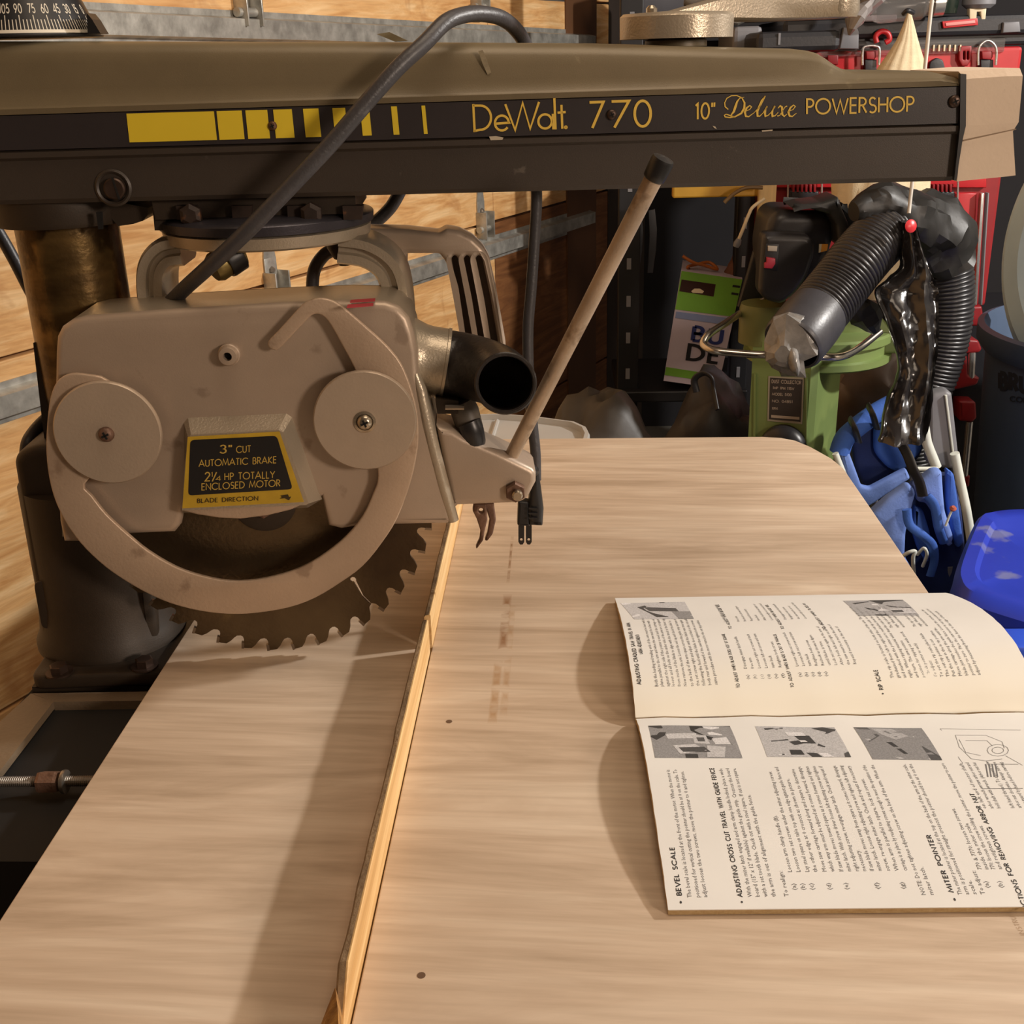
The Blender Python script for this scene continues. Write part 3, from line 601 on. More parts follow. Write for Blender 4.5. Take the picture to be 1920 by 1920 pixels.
# ---------------------------------------------------------------- saw head: yoke, guard, blade, lever
DG = .785                                  # front face of the blade guard
def vlath(prof, u, D, material, name, parent=saw, n=48, ang=40):
    c = sawpt(u, D, 0); return MB().lathe(prof, (c.x, c.y, 0), (0, 0, 1), n).build(name, material, parent, True, ang)
uy = uz(503, 430, .88)[0]; RY = 193*.88/FPX
zA, zB_, zC = zat(484, 424, .80), zat(484, 448, .80), zat(484, 476, .80)
MB().prism([sawpt(a, .835, zq) for a, zq in [(uz(285, 400, .835)[0], lin(*BB, uy)+.012), (uz(668, 400, .835)[0], lin(*BB, uy)+.012), (uz(668, 400, .835)[0], zA+.002), (uz(290, 400, .835)[0], zA+.002)]], NA*.10).build('roller_head', m_castd, saw)
mb = MB()
for k in range(4):
    px = 330+k*104; mb.prism([sawpt(a, .829, b) for a, b in [uz(px, 386, .829), uz(px+38, 386, .829), uz(px+36, 412, .829), uz(px+2, 412, .829)]], NA*.01)
mb.lathe([(.008, 0), (.008, .006), (.005, .008)], W(360, 402, .829), -NA, 6).lathe([(.008, 0), (.008, .006), (.005, .008)], W(585, 400, .829), -NA, 6)
k_ = mb.build('roller_brackets', mat('rusty_brown', '2e211a', .6, .2, .4, (90, 90, 90), spots=('7a4c28', 90, .62, .5)), saw); k_['kind'] = 'stuff'
mb = MB().prism([sawpt(a, .84, b) for a, b in [uz(286, 390, .84), uz(312, 390, .84), uz(312, 432, .84), uz(290, 432, .84)]], NA*.02).build('roller_stop', m_castd, saw)
m_ringdark = mat('dark_swivel_ring', '45434a', .34, .6, .15, (30, 30, 30), .1, 500, spots=('6d6a6a', 40, .66, .4))
vlath([(.03, zA+.004), (RY-.006, zA+.001), (RY-.001, zA-.0005), (RY, zA-.0015), (RY-.0005, zB_+.001), (RY-.004, zB_)], uy, .88, m_ringdark, 'swivel_ring')
vlath([(RY-.006, zB_+.0005), (RY-.0025, zB_-.001), (RY-.0035, zC+.0015), (RY-.006, zC), (.02, zC)], uy, .88, m_castlight, 'yoke_plate')
# yoke legs: swept bars
def swept(name, pts, wd, th, material, D=None, parent=saw):
    """pts: (px,py,D); bar wd wide in the saw plane, th deep"""
    P = [W(*p) for p in pts]; P = smoothpath(P, 5); rg = []
    for i, p in enumerate(P):
        t = (P[min(i+1, len(P)-1)]-P[max(0, i-1)]).normalized(); s = t.cross(NA).normalized()
        w_ = wd if not isinstance(wd, (list, tuple)) else wd[0]+(wd[1]-wd[0])*i/(len(P)-1)
        rg.append([p+s*(w_/2*a)+NA*(th/2*b) for a, b in [(-1, -.75), (-.8, -1), (-.25, -1), (-.15, -.82), (.15, -.82), (.25, -1), (.8, -1), (1, -.75), (1, .75), (.8, 1), (-.8, 1), (-1, .75)]])
    return MB().rings(rg).build(name, material, parent, True, 40)
swept('yoke_leg', [(350, 462, .865), (320, 468, .865), (300, 492, .865), (296, 530, .865), (302, 590, .865), (310, 680, .865)], .022, .05, m_castlight)
swept('yoke_leg', [(640, 458, .87), (690, 466, .87), (728, 492, .87), (744, 535, .87), (752, 620, .87), (760, 720, .87)], .022, .055, m_castlight)
# knobs under the yoke plate
def tilt(name, px0, px1, D0_, D1_, r, material, n=24, tip=None, parent=saw):
    a, b = W(*px0, D0_), W(*px1, D1_); L_ = (b-a).length
    return MB().lathe([(r*.6, 0), (r, L_*.08), (r, L_*.86), (r*.82, L_), (0, L_)], a, b-a, n).build(name, material, parent, True, 40)
pn = tilt('index_pin', (452, 470), (398, 506), .836, .822, .0108, mat('brassy_steel', '8f7d4e', .35, .8, .2))
MB().lathe([(.0125, 0), (.0125, .010), (.012, .012)], W(446, 474, .832), W(410, 498, .824)-W(446, 474, .832), 24).build('pin_sleeve', m_black, pn, True)
hx = W(511, 476, .875); MB().lathe([(.0145, .002), (.0145, -.006), (.0135, -.008)], (hx.x, hx.y, zC), (0, 0, 1), 32).build('pivot_nut', m_castlight, saw, True)
cn = sawpt(uz(645, 480, .87)[0], .87, 0); MB().lathe([(.013, zC), (.012, zC-.008), (.0075, zC-.016), (.004, zC-.017), (.004, zC-.021)], (cn.x, cn.y, 0), (0, 0, 1), 20).build('lock_cone', m_castd, saw, True)
MB().tube(smoothpath([W(622, 470, .90), W(608, 478, .90), W(592, 500, .90), W(586, 530, .90), W(586, 600, .90)], 6), .0050, 12).build('motor_cable', m_rubber, saw, True)

# rear carrying handle with three grooves
hout = [(672, 428), (760, 430), (823, 437), (836, 429), (860, 433), (886, 446), (906, 465), (918, 486), (930, 540), (948, 640), (950, 700), (872, 700), (862, 620), (850, 540), (836, 492), (824, 476), (762, 476), (762, 560), (768, 640), (735, 640), (728, 520), (712, 476), (690, 462), (668, 462)]
g = []
for a, b in [(846, 866), (869, 889), (891, 911)]:
    g.append([(a, 486), (a+5, 480), (a+10, 481), (a+14, 488), (b+9, 560), (b+22, 640), (b+30, 690), (b+16, 690), (b+8, 640), (b-6, 560)])
hd = sp('rear_handle', hout, .895, .925, m_cast, saw, .004, g, bseg=2, smooth_k=0, round_px=5)
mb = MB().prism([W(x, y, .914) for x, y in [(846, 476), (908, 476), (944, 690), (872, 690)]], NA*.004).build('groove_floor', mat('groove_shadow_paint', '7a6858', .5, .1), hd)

# the blade: 40 teeth, rounded gullets, expansion slots
def fitc():
    c = (0.0, 0.0); return c
BC = Vector((-0.15788, CAM.z-0.30307)); RB = .127; DBL = .8060
def blade_outline():
    a0 = math.atan2(uz(549.8, 1218.9, DBL)[1]-BC.y, uz(549.8, 1218.9, DBL)[0]-BC.x); pts = []
    sh = [(0, 0), (1.6, -.0004), (3.4, -.0010), (4.7, -.0042), (5.7, -.0078), (6.5, -.0098), (7.8, -.0106), (8.7, -.0100), (9.25, -.0080), (9.35, -.0055), (9.1, -.0025)]
    for k in range(40):
        for d, dr in sh:
            a = a0+radians(9*k+d); r = RB+dr
            pts.append((BC.x+r*cos(a), BC.y+r*sin(a)))
            if k % 10 == 3 and d == 7.8:       # expansion slot with its stop hole
                rr = [(r-.002, .0004), (RB-.022, .0005), (RB-.033, .0005+.0035)]
                ra = a0+radians(9*k+d)
                e = Vector((cos(ra), sin(ra))); tq = Vector((-sin(ra), cos(ra)))
                pc = e*(RB-.035)+tq*.004
                path = [e*(r-.001)+tq*.0, e*(RB-.020)+tq*.0, pc]
                for q in path[:2]: pts.append((BC.x+(q-tq*.0006).x, BC.y+(q-tq*.0006).y))
                for j in range(9):
                    an = ra+radians(-25-190+j*(-37.5)+5)
                    an = ra+radians(-30)-radians(j*37.5); q = pc+Vector((cos(an), sin(an)))*.0024; pts.append((BC.x+q.x, BC.y+q.y))
                for q in path[:2][::-1]: pts.append((BC.x+(q+tq*.0006).x, BC.y+(q+tq*.0006).y))
    return pts, a0
bo, ba0 = blade_outline()
blade = plate('saw_blade', bo, [circ(BC.x, BC.y, .0127, 32)], sawframe, DBL, DBL+.0024, m_blade, saw)
for k in range(40):
    a = ba0+radians(9*k); e = Vector((cos(a), sin(a))); tq = Vector((-sin(a), cos(a)))
    if sin(a) > .1: continue
    q = [e*(RB+.0006)-tq*.0002, e*(RB+.0001)+tq*.0018, e*(RB-.0045)+tq*.0012, e*(RB-.0050)-tq*.0010]
    MB().prism([sawpt(BC.x+v.x, DBL-.0003, BC.y+v.y) for v in q], NA*.003).build('carbide_tip', m_carbide, blade)
bc = sawpt(BC.x, DBL, BC.y)
nut = uz(500, 960, .80)
MB().lathe([(.0245, 0), (.0245, .002), (.022, .003), (.0, .003)], bc, -NA, 40).build('arbor_collar', m_castd, blade, True)
MB().lathe([(.012, .003), (.012, .008), (.010, .009)], bc, -NA, 6).build('arbor_nut', m_rust, blade)

# guard casting: face plate, rim and back
gpx = [(103, 660), (105, 632), (114, 614), (134, 600), (158, 594), (300, 583), (520, 570), (650, 565), (722, 567), (748, 576), (766, 596), (776, 625), (783, 660), (786, 706), (806, 760), (826, 858), (851, 978), (846, 984), (745, 986), (676, 988), (640, 994), (615, 988), (602, 934), (574, 944), (520, 966), (440, 972), (390, 970), (343, 960), (338, 985), (326, 1000), (236, 1004), (150, 1018), (118, 1018), (110, 980), (106, 900), (100, 800)]
guard = sp('blade_guard', gpx, DG, DG+.011, m_cast, saw, .0052, bseg=3)
# rim around top and sides
def rimstrip(name, pxs, D, d0, d1, th, material, parent, inward):
    pts = [Vector(uz(x, y, D)) for x, y in pxs]; n = len(pts); rg = []
    for i, p in enumerate(pts):
        t = (pts[min(i+1, n-1)]-pts[max(i-1, 0)]).normalized(); s = Vector((t.y, -t.x))*inward*th
        rg.append([sawpt(p.x, d0, p.y), sawpt(p.x, d1-.003, p.y), sawpt(p.x+s.x*.7, d1, p.y+s.y*.7), sawpt(p.x+s.x*1.5, d1, p.y+s.y*1.5), sawpt(p.x+s.x*1.5, d0, p.y+s.y*1.5)])
    return MB().rings(rg).build(name, material, parent, True, 50)
rimstrip('guard_rim', [(112, 1012), (106, 900), (103, 800), (103, 660), (105, 632), (114, 614), (134, 600), (158, 594), (300, 583), (520, 570), (650, 565), (722, 567), (748, 576), (766, 596), (776, 625), (783, 660), (786, 706), (806, 760), (826, 858), (848, 972)], DG, DG+.006, .850, .003, m_castlight, guard, 1)
sp('guard_back', [(108, 900), (103, 660), (105, 632), (114, 614), (134, 600), (158, 594), (300, 583), (520, 570), (650, 565), (722, 567), (748, 576), (766, 596), (776, 625), (786, 706), (806, 760), (820, 860), (700, 900), (300, 900)], DG, DG+.002, m_cast, guard)
bk = bpy.data.objects['guard_back']
for v in bk.data.vertices: v.co += NA*.060
# vertical corner rib at the front of the guard
rp = [(778, 700), (788, 730), (800, 790), (815, 850), (832, 915), (850, 976)]
MB().tube([W(x, y, DG+.0035) for x, y in rp], [.0030, .0045, .0048, .0048, .0048, .0042], 12).build('guard_rib', m_castlight, guard, True)
# boss with a hole
b0 = W(431, 663, DG); bs = MB().lathe([(.0076, 0), (.0076, .0035), (.0068, .0042), (.0068, .0075), (.0060, .009), (.0030, .0094), (.0030, .004)], b0, -NA, 32, False).build('guide_boss', m_cast, guard, True)
MB().lathe([(.0029, .0045), (0, .0045)], b0, -NA, 16, False).build('hole', m_hole, bs)
# label housing
o_px = [(343, 962), (345, 880), (344, 790), (352, 781), (538, 773), (549, 780), (604, 936), (577, 952)]
i_px = [(340, 958), (350, 880), (356, 826), (362, 818), (522, 807), (530, 812), (577, 946), (572, 950)]
i_px = [(341, 957), (346, 880), (353, 822), (358, 815), (522, 806), (531, 811), (579, 944), (574, 947)]
DL = DG-.013
def u3(px, D): return sawpt(uz(*px, D)[0], D, uz(*px, D)[1])
ro = [u3(p, DG+.001) for p in o_px]; rm = [u3((a[0]*.12+b[0]*.88, a[1]*.12+b[1]*.88), DL+.002) for a, b in zip(o_px, i_px)]; ri = [u3(p, DL) for p in i_px]
lh = MB().rings([ro, rm, ri], False, True).build('label_housing', m_castlight, guard, True, 25)
# curved lip of the motor end bell under the label
sp('housing_lip', [(341, 945), (341, 959), (370, 966), (410, 972), (450, 974), (500, 968), (545, 957), (578, 943), (575, 930)], DL+.0005, DG+.004, m_ring, guard, .002)
lab = MB().prism([W(x, y, DL-.0003) for x, y in [(352, 819), (524, 809), (570, 941), (342, 953)]], NA*-.0003)
lab = lab.build('name_plate', mat('plate_yellow', 'b9982c', .42, 0, .12, (60, 60, 60)), guard)
lab['label'] = 'black and yellow name plate with cut, brake and motor text'
DLL = DL-.0007
plt = plate('plate_panel', rnd([uz(x, y, DLL) for x, y in [(357, 825), (519, 817), (549, 917), (353, 929)]], .003), None, sawframe, DLL, DLL-.0002, m_black, lab)
m_platet = mat('plate_text', 'c2a24a', .5); m_platek = mat('plate_text_dark', '3a2c10', .5)
def lp(s, x0, y0, x1, y1, cap, m_=m_platet, wt=.13, sp_=.16): line_px('plate_lettering', s, x0, y0, x1, y1, cap, DLL, lab, m_, wt, sp_, .0003)
lp('3"', 412, 850, 435, 849, 15); lp('CUT', 443, 849, 470, 847.5, 12)
lp('AUTOMATIC BRAKE', 373, 875, 518, 868, 12)
lp('2', 384, 902, 394, 901.5, 16); lp('1', 396, 894, 399, 893.8, 8); lp('/', 398, 902, 406, 901, 15); lp('4', 405, 901, 414, 900.7, 8)
lp('HP TOTALLY', 421, 900, 515, 896, 12.5); lp('ENCLOSED MOTOR', 378, 919, 525, 911.5, 12)
lp('BLADE DIRECTION', 370, 943, 484, 938, 7.5, m_platek, .17, .2)
MB().prism([W(x, y, DLL-.0002) for x, y in [(526, 929), (540, 927), (542, 932), (546, 931), (542, 938), (534, 934), (524, 935), (529, 932)]], NA*-.0002).build('arrow', m_platek, lab)
# red warning strips on the top of the guard
for q in ([(652, 572), (700, 569), (700, 574), (650, 578)], [(658, 563), (704, 560), (703, 565), (656, 568)]):
    pts = []
    for x, y in q:
        r = ray(x, y); z = uz(650, 565, DG)[1]+.0004
        P = T(x, y, z); pts.append(P)
    MB().prism(pts, (0, 0, .0004)).build('red_sticker', m_redlab, guard)

# lower ring guard with its hook, and the two clamp discs
rpx = [(503, 640), (520, 622), (540, 600), (562, 576), (575, 566), (592, 560), (610, 560), (630, 567), (652, 583), (690, 616), (725, 648), (752, 682), (770, 725), (782, 770), (785, 815), (782, 850), (770, 905), (745, 972), (715, 1020), (680, 1062), (640, 1092), (590, 1122), (540, 1140), (480, 1150), (430, 1152), (375, 1146), (320, 1132), (270, 1110), (220, 1080), (185, 1053), (150, 1018), (120, 975), (100, 930), (89, 880), (86, 830), (90, 770), (97, 735), (110, 712), (132, 701), (165, 703), (200, 713),
       (235, 760), (200, 860), (158, 908), (172, 930), (195, 960), (218, 983), (245, 1007), (280, 1035), (330, 1064), (380, 1081), (430, 1090), (480, 1088), (530, 1077), (570, 1062), (610, 1038), (650, 1005), (680, 968), (700, 925), (709, 892), (700, 820), (690, 750), (664, 690), (640, 645), (620, 610), (608, 595), (596, 589), (584, 592), (574, 602), (548, 629), (524, 654), (514, 657), (504, 652)]
ring = sp('lower_ring_guard', rpx, .7755, .7795, m_ring, saw, .0012, bseg=2, smooth_k=3)
def clampdisc(cx_, cy2, rx, D, screwpx):
    c = W(cx_, cy2, D); R_ = rx*D/FPX
    d = MB().lathe([(R_-.0008, .0045), (R_, .0035), (R_, .0012), (R_-.001, .0), (.010, -.0006), (0, -.0006)], c, NA, 96, True).build('clamp_disc', m_disc, saw, True, 40)
    return d
d1 = clampdisc(201, 813, 103.5, .769, 0); d2 = clampdisc(684, 790, 100.5, .769, 0)
crosshead(200, 814, 15, .7684, d1, m_rust, .0042); s2 = crosshead(684, 791, 15, .7684, d2, m_screw, .0045)
MB().lathe([(.0078, 0), (.0078, .0008), (.006, .0011), (.0055, .0002)], W(684, 791, .7684), -NA, 32, False).build('washer', m_screw, d2, True)

# dust neck and rubber elbow
def neckc(px, py, D): return W(px, py, D)
n0, n1 = W(752, 668, .825), W(838, 682, .825)
axn = (n1-n0).normalized(); L_ = (n1-n0).length
nk = MB().lathe([(.031, 0), (.0285, L_*.25), (.0262, L_*.45), (.0255, L_*.6), (.0255, L_*.93), (.0262, L_*.94), (.0262, L_)], n0, axn, 48).build('dust_neck', m_castlight, guard, True)
path = smoothpath([W(832, 682, .825), W(866, 686, .822), W(900, 693, .812), W(928, 703, .795), W(944, 714, .774), W(948, 719, .757)], 6)
rr = [.0252+( .0206-.0252)*min(1, i/(len(path)-1)) for i in range(len(path))]
mb = MB().tube(path, rr, 40, False); mb2 = MB().tube(path, [r-.0022 for r in rr], 40, False)
nn = 40; nv = len(mb.v)
vs = mb.v+mb2.v; fs = mb.f+[f[::-1] for f in [tuple(i+nv for i in f) for f in mb2.f]]
e0 = (len(path)-1)*nn
for j in range(nn): fs.append((e0+j, e0+(j+1) % nn, nv+e0+(j+1) % nn, nv+e0+j))
elbow = obj('dust_elbow', vs, fs, m_elbow, saw, True)
pe_, dr_ = path[-1], (path[-1]-path[-2]).normalized()
MB().lathe([(.0205, -.004), (.0214, -.003), (.0214, .0), (.0205, .001), (.0190, .001), (.0184, -.004)], pe_, dr_, 48, False).build('elbow_lip', m_elbow, elbow, True)
# bracket for the lever
br = sp('lever_bracket', [(818, 800), (832, 804), (850, 808), (872, 822), (938, 850), (998, 879), (1005, 888), (1005, 905), (990, 934), (980, 941), (966, 945), (930, 946), (858, 949), (848, 960), (838, 900)], .793, .835, m_cast, saw, .0045, bseg=3)
nx = W(966, 920, .7925); nt_ = MB().lathe([(.0078, 0), (.0078, .0045), (.007, .0055)], nx, -NA, 6).build('hex_nut', m_rust, br)
MB().lathe([(.0040, .005), (.0040, .0095), (.003, .0105)], W(969, 921, .7925), -NA, 16).build('bolt_end', m_screw, br, True)
MB().prism([W(x, y, .80) for x, y in [(816, 748), (860, 752), (858, 776), (820, 776)]], NA*.02).build('brake_housing', m_castd, saw)
MB().tube([W(835, 764, .797), W(870, 764, .797)], .002, 8).build('brake_pin', m_steel, saw, True)
kb = MB().tube([W(864, 752, .81), W(872, 772, .81), W(882, 805, .806)], [.0095, .0105, .0098], 20, True).build('brake_knob', mat('grey_plastic', '5c544a', .5), saw, True, 60)
MB().tube(smoothpath([W(879, 792, .801), W(885, 808, .800), W(889, 828, .802), W(891, 836, .806)], 3), [.0088]*4+[.0086]*3+[.0078, .0055, .001], 20).build('knob_tip', m_black, kb, True)
# the long lever with its black grip cap
mb = MB(); P0, P1 = W(952, 868, .806), W(1226, 334, .716)
lv = MB().tube([P0, P1], [.0052, .0057], 28).build('lever_rod', m_handle, saw, True)
dv = (P1-P0).normalized(); P2 = W(1243, 300, .713)
MB().lathe([(.0060, -.001), (.0068, 0), (.0070, .003), (.0072, (P2-P1).length-.001), (.0066, (P2-P1).length+.001), (.002, (P2-P1).length+.0022), (0, (P2-P1).length+.0022)], P1, P2-P1, 32).build('grip_cap', m_black, lv, True, 40)
MB().tube(smoothpath([W(918, 846, .815), W(938, 852, .81), W(960, 866, .806), W(985, 874, .812), W(1004, 886, .82)], 4), [.003]+[.0045]*15+[.003], 14).build('lever_boot', m_black, saw, True)
# rusty locking pawls under the bracket
pw = [(887, 948), (926, 946), (930, 975), (921, 1008), (911, 1016), (904, 1026), (893, 1030), (898, 1012), (901, 996), (891, 970)]
q1 = [(888, 946), (912, 946), (914, 975), (908, 1000), (906, 1014), (894, 1030), (892, 1027), (899, 1012), (901, 996), (894, 974), (886, 958)]
q2 = [(908, 944), (926, 944), (930, 975), (924, 1002), (914, 1015), (909, 1014), (914, 1000), (918, 975)]
pawl = sp('locking_pawl', q1, .803, .809, m_rust, saw, .0012, [circ(902, 958, 4.5, 14)], round_px=3)
sp('locking_pawl', q2, .812, .818, m_rust, saw, .0012, round_px=3)

# motor behind the guard (mostly hidden)
mc = uz(470, 800, .86)
MB().lathe([(.055, 0), (.058, .004), (.058, .13), (.045, .142), (.012, .146)], sawpt(mc[0], .855, mc[1]), NA, 48).build('motor_body', m_castlight, saw, True)

# power cable: from behind the arm over its top and down to the guard, then out to the plug
def cable(name, pts, r, parent, n=16, k=8):
    return MB().tube(smoothpath([W(*p) for p in pts], k), r, n).build(name, m_rubber, parent, True, 80)
cable('power_cable', [(1010, 150, .95), (985, 84, .925), (966, 54, .90), (940, 34, .87), (905, 26, .85), (870, 28, .835), (835, 42, .82), (795, 82, .806), (745, 128, .796), (684, 196, .789), (622, 268, .784), (560, 334, .78), (500, 396, .777), (440, 456, .778), (385, 506, .79), (335, 552, .825), (300, 592, .86), (290, 640, .88)], .0053, saw)
plugcord = cable('plug_cord', [(1000, 330, .87), (1006, 366, .87), (1002, 450, .87), (996, 540, .868), (990, 620, .866), (992, 720, .864), (999, 800, .862), (1004, 850, .86), (1005, 900, .858)], .0042, saw)
plg = sp('plug', [(998, 884), (1010, 884), (1015, 915), (1020, 956), (1018, 988), (992, 987), (990, 960), (994, 915)], .851, .866, m_black, saw, .004, round_px=3)
mb = MB()
for k in range(3): mb.prism([W(x, y, .8505) for x, y in [(991, 951+k*9), (1008, 952+k*9), (1008, 955+k*9), (991, 954+k*9)]], NA*-.0015)
mb.build('plug_ribs', m_black, plg)['kind'] = 'stuff'
sp('plug_face', [(972, 940), (992, 942), (994, 988), (970, 986)], .853, .864, m_black, plg, .002, round_px=3)
for x in (972, 986):
    sp('plug_prong', [(x, 985), (x+11, 985), (x+11, 1016), (x+8, 1021), (x+3, 1021), (x, 1016)], .857+(x > 980)*.003, .8586+(x > 980)*.003, m_black, plg, 0, [circ(x+5.5, 1012, 2.8, 10)])
# cables at the far left
cable('motor_cable', [(-40, 380, .93), (-5, 432, .93), (28, 490, .93), (58, 548, .93), (90, 600, .93)], .0048, saw)
cable('motor_cable', [(110, 770, .90), (84, 788, .90), (62, 812, .89), (50, 836, .88), (48, 880, .88)], .0050, saw)
cable('motor_cable', [(694, 424, .93), (716, 406, .93), (735, 385, .93), (752, 355, .93)], .0050, saw)
# masking paper wrapped around the front end of the arm
tp = [(1815, 140), (1870, 133), (1918, 131), (1921, 158), (1914, 182), (1906, 215), (1903, 240), (1905, 290), (1903, 328), (1850, 334), (1793, 339), (1798, 300), (1806, 262), (1812, 236), (1812, 190)]
ZB = []
def ringtp(x, ytop, ybot, ymid):
    D = .8185; a = uz(x, ytop, D); b = uz(x, ybot, D); c_ = uz(x, ymid, D)
    return [sawpt(a[0], D+.006, a[1]+.002), sawpt(a[0], D, a[1]-.003), sawpt(c_[0]+.001, D+.0005, c_[1]), sawpt(c_[0]-.001, D+.001, c_[1]-.006), sawpt(b[0], D+.001, b[1]), sawpt(b[0], D+.10, b[1]), sawpt(a[0], D+.105, a[1]-.003), sawpt(a[0], D+.098, a[1]+.002)]
rg = []
for x, yt, yb, ym, dx in [(1806, 140, 340, 236, 0), (1830, 138, 337, 235, 0), (1860, 136, 334, 233, 0), (1890, 134, 331, 231, 0), (1908, 134, 329, 229, 0)]:
    rg.append(ringtp(x, yt, yb, ym))
# slanting, slightly ragged ends
for i, sh in ((0, [-.001, .002, .0025, .001, -.004, -.004, 0, 0]), (4, [.004, .004, .000, -.001, -.001, -.001, .003, .004])):
    rg[i] = [p+UA*s for p, s in zip(rg[i], sh)]
wrap = MB().rings(rg).build('paper_wrap', m_tape, None)
tag(wrap, 'pale masking paper wrapped around the tip of the saw arm', 'paper wrap')
MB().prism([W(x, y, .8183) for x, y in [(1806, 262), (1905, 241), (1905, 243), (1806, 265)]], NA*-.0003).build('fold_line', mat('paper_fold', '8a7560', .8), wrap)
sp('arm_end_band', [(1801, 138), (1812, 139), (1811, 236), (1805, 262), (1793, 338), (1789, 338), (1800, 240)], .8180, .8215, m_black, saw)
# little scrap of paper lying on the arm
ps = T(735, 68, zt0+.004)
scr = MB().prism([W(x, y, .87) for x, y in [(706, 64), (730, 60), (764, 76), (740, 78)]], NA*.012).build('paper_scrap', mat('scrap', '9b8f72', .8), None); tag(scr, 'small torn paper scrap lying on top of the arm behind the cable', 'paper scrap')

# ================================================================ TABLE, FENCE
YB = 1.325; m_top = wood('birch_tabletop', 'b5a089', 'c9b49d', 'd7c5af', 0.05, (2.6, 20, 20), 0.45, 1.3, 0.04, spec=.45,
    stains=[(-.0500, .0016, .92, 1.03, '7d5530', .75, 70), (-.0492, .0042, .795, .90, '85562c', .8, 80), (-.0515, .0036, .690, .80, 'a3794a', .8, 60), (-.0440, .0030, .700, .88, 'a3794a', .5, 60)])
table = thing('saw_table', 'pale birch tabletop with a worn scorched streak, under the saw and manual', 'table', (0.0, .8, TZ-.02))
def tabl(name, pts, r_, x):
    return plate(name, pts, None, lambda a, b, d: Vector((a, b, d)), TZ-.019, TZ, m_top, table, .0012, 2)
fp = [(-.1055, .30), (.311, .30), (.311, 1.215), (.305, 1.248), (.290, 1.290), (.277, 1.314), (.262, 1.325), (.240, 1.330), (-.1055, 1.334)]
tabl('front_board', fp, 0, 0)
tabl('rear_board', [(-.3125, .30), (-.1125, .30), (-.1125, 1.334), (-.3125, 1.334)], 0, 0)
for x, y in ((842, 1353), (790, 1829)):
    P = T(x, y, TZ); MB().lathe([(.0022, -.0006), (.0022, .0002), (0, .0002)], P, (0, 0, 1), 12).build('nail_hole', mat('nail', '5e4632', .7), table)
m_fence = wood('pine_fence', 'c59a60', 'dab47c', 'e8ca98', pi/2, (3, 60, 60), .55, .5, .05)
m_fdirt = mat('weathered_fence_edge', '7d6448', .8, 0, .4, (60, 25, 60), .4, 300, col2='a08666')
fence = thing('guide_fence', 'thin upright pine guide fence strip with ragged top edge across the table', 'guide fence', (-.109, .8, TZ))
def fpiece(y0, y1, x0, x1, h0, h1, chip=False, seed=1):
    rs = random.Random(seed); n = 26; rg = []
    for i in range(n+1):
        y = y0+(y1-y0)*i/n; h = h0+(h1-h0)*i/n+rs.uniform(-.0005, .0005)
        if chip and y < .432: h -= (.432-y)*.9
        jx = rs.uniform(-.0005, .0005)
        rg.append([Vector((x1, y, TZ-.018)), Vector((x1, y, TZ+h-.0008)), Vector((x1-.0006, y, TZ+h)), Vector((x0+.001+jx, y, TZ+h-.0006)), Vector((x0+jx, y, TZ+h-.002)), Vector((x0, y, TZ-.018))])
    o = MB().rings(rg).build('fence_strip', m_fence, fence)
    mb = MB()                              # weathered skin along the top and back
    for a, b in zip(rg, rg[1:]):
        q = [Vector((0, 0, .0002))]*4
        mb.add([a[2]+q[0]-Vector((.0008, 0, 0)), a[3]+q[0], b[3]+q[0], b[2]+q[0]-Vector((.0008, 0, 0))], [(0, 1, 2, 3)])
        mb.add([a[3]+q[0], a[4]-Vector((.0002, 0, 0)), b[4]-Vector((.0002, 0, 0)), b[3]+q[0]], [(0, 1, 2, 3)])
    mb.build('weathered_edge', m_fdirt, o)
fpiece(.30, .7965, -.1115, -.1062, .0275, .0275, True, 3)
fpiece(.8035, 1.334, -.1105, -.1052, .0285, .0285, False, 5)
MB().rings([[T(628, 1852, TZ+.0005), T(596, 1935, TZ+.0005), T(574, 1985, TZ+.0005), T(640, 1985, TZ+.0005), T(650, 1925, TZ+.0005)], [T(629, 1852, TZ+.026), T(604, 1935, TZ+.014), T(588, 1985, TZ+.012), T(636, 1985, TZ+.020), T(634, 1900, TZ+.024)]]).build('broken_splinter', mat('splintered_ply', '8a5a26', .8, 0, .4, (40, 200, 40), .5, 400, col2='b98a48'), fence)
# ================================================================ THE OPEN MANUAL
BA = .022; BO = Vector((.0545, .4985)); ES = Vector((-sin(BA+.008), cos(BA+.008))); ET = Vector((cos(BA), sin(BA))); PW, PL = .1915, .279
def hz_(S, t):
    k = t/PL
    if S < PW: d = (PW-S)/PW; H = .0125+.004*k
    else: d = (S-PW)/PW; H = .0165+.0105*k
    d = max(0, min(1, d)); f = sin(pi*d**.70)**.9 if 0 < d < 1 else 0
    rip = .0006*sin(t*110+S*30)*max(0, 1-abs(S-PW)/.05)
    return .0042+H*f+rip
def surf(S, t, off=0.0):
    p = BO+ES*S+ET*t
    return Vector((p.x, p.y, TZ+hz_(S, t)+off))
def inv(px, py):
    z = TZ+.01
    for _ in range(8):
        P = T(px, py, z); d = Vector((P.x, P.y))-BO; S = d.dot(ES); t = d.dot(ET); z = TZ+hz_(S, t)
    return S, t
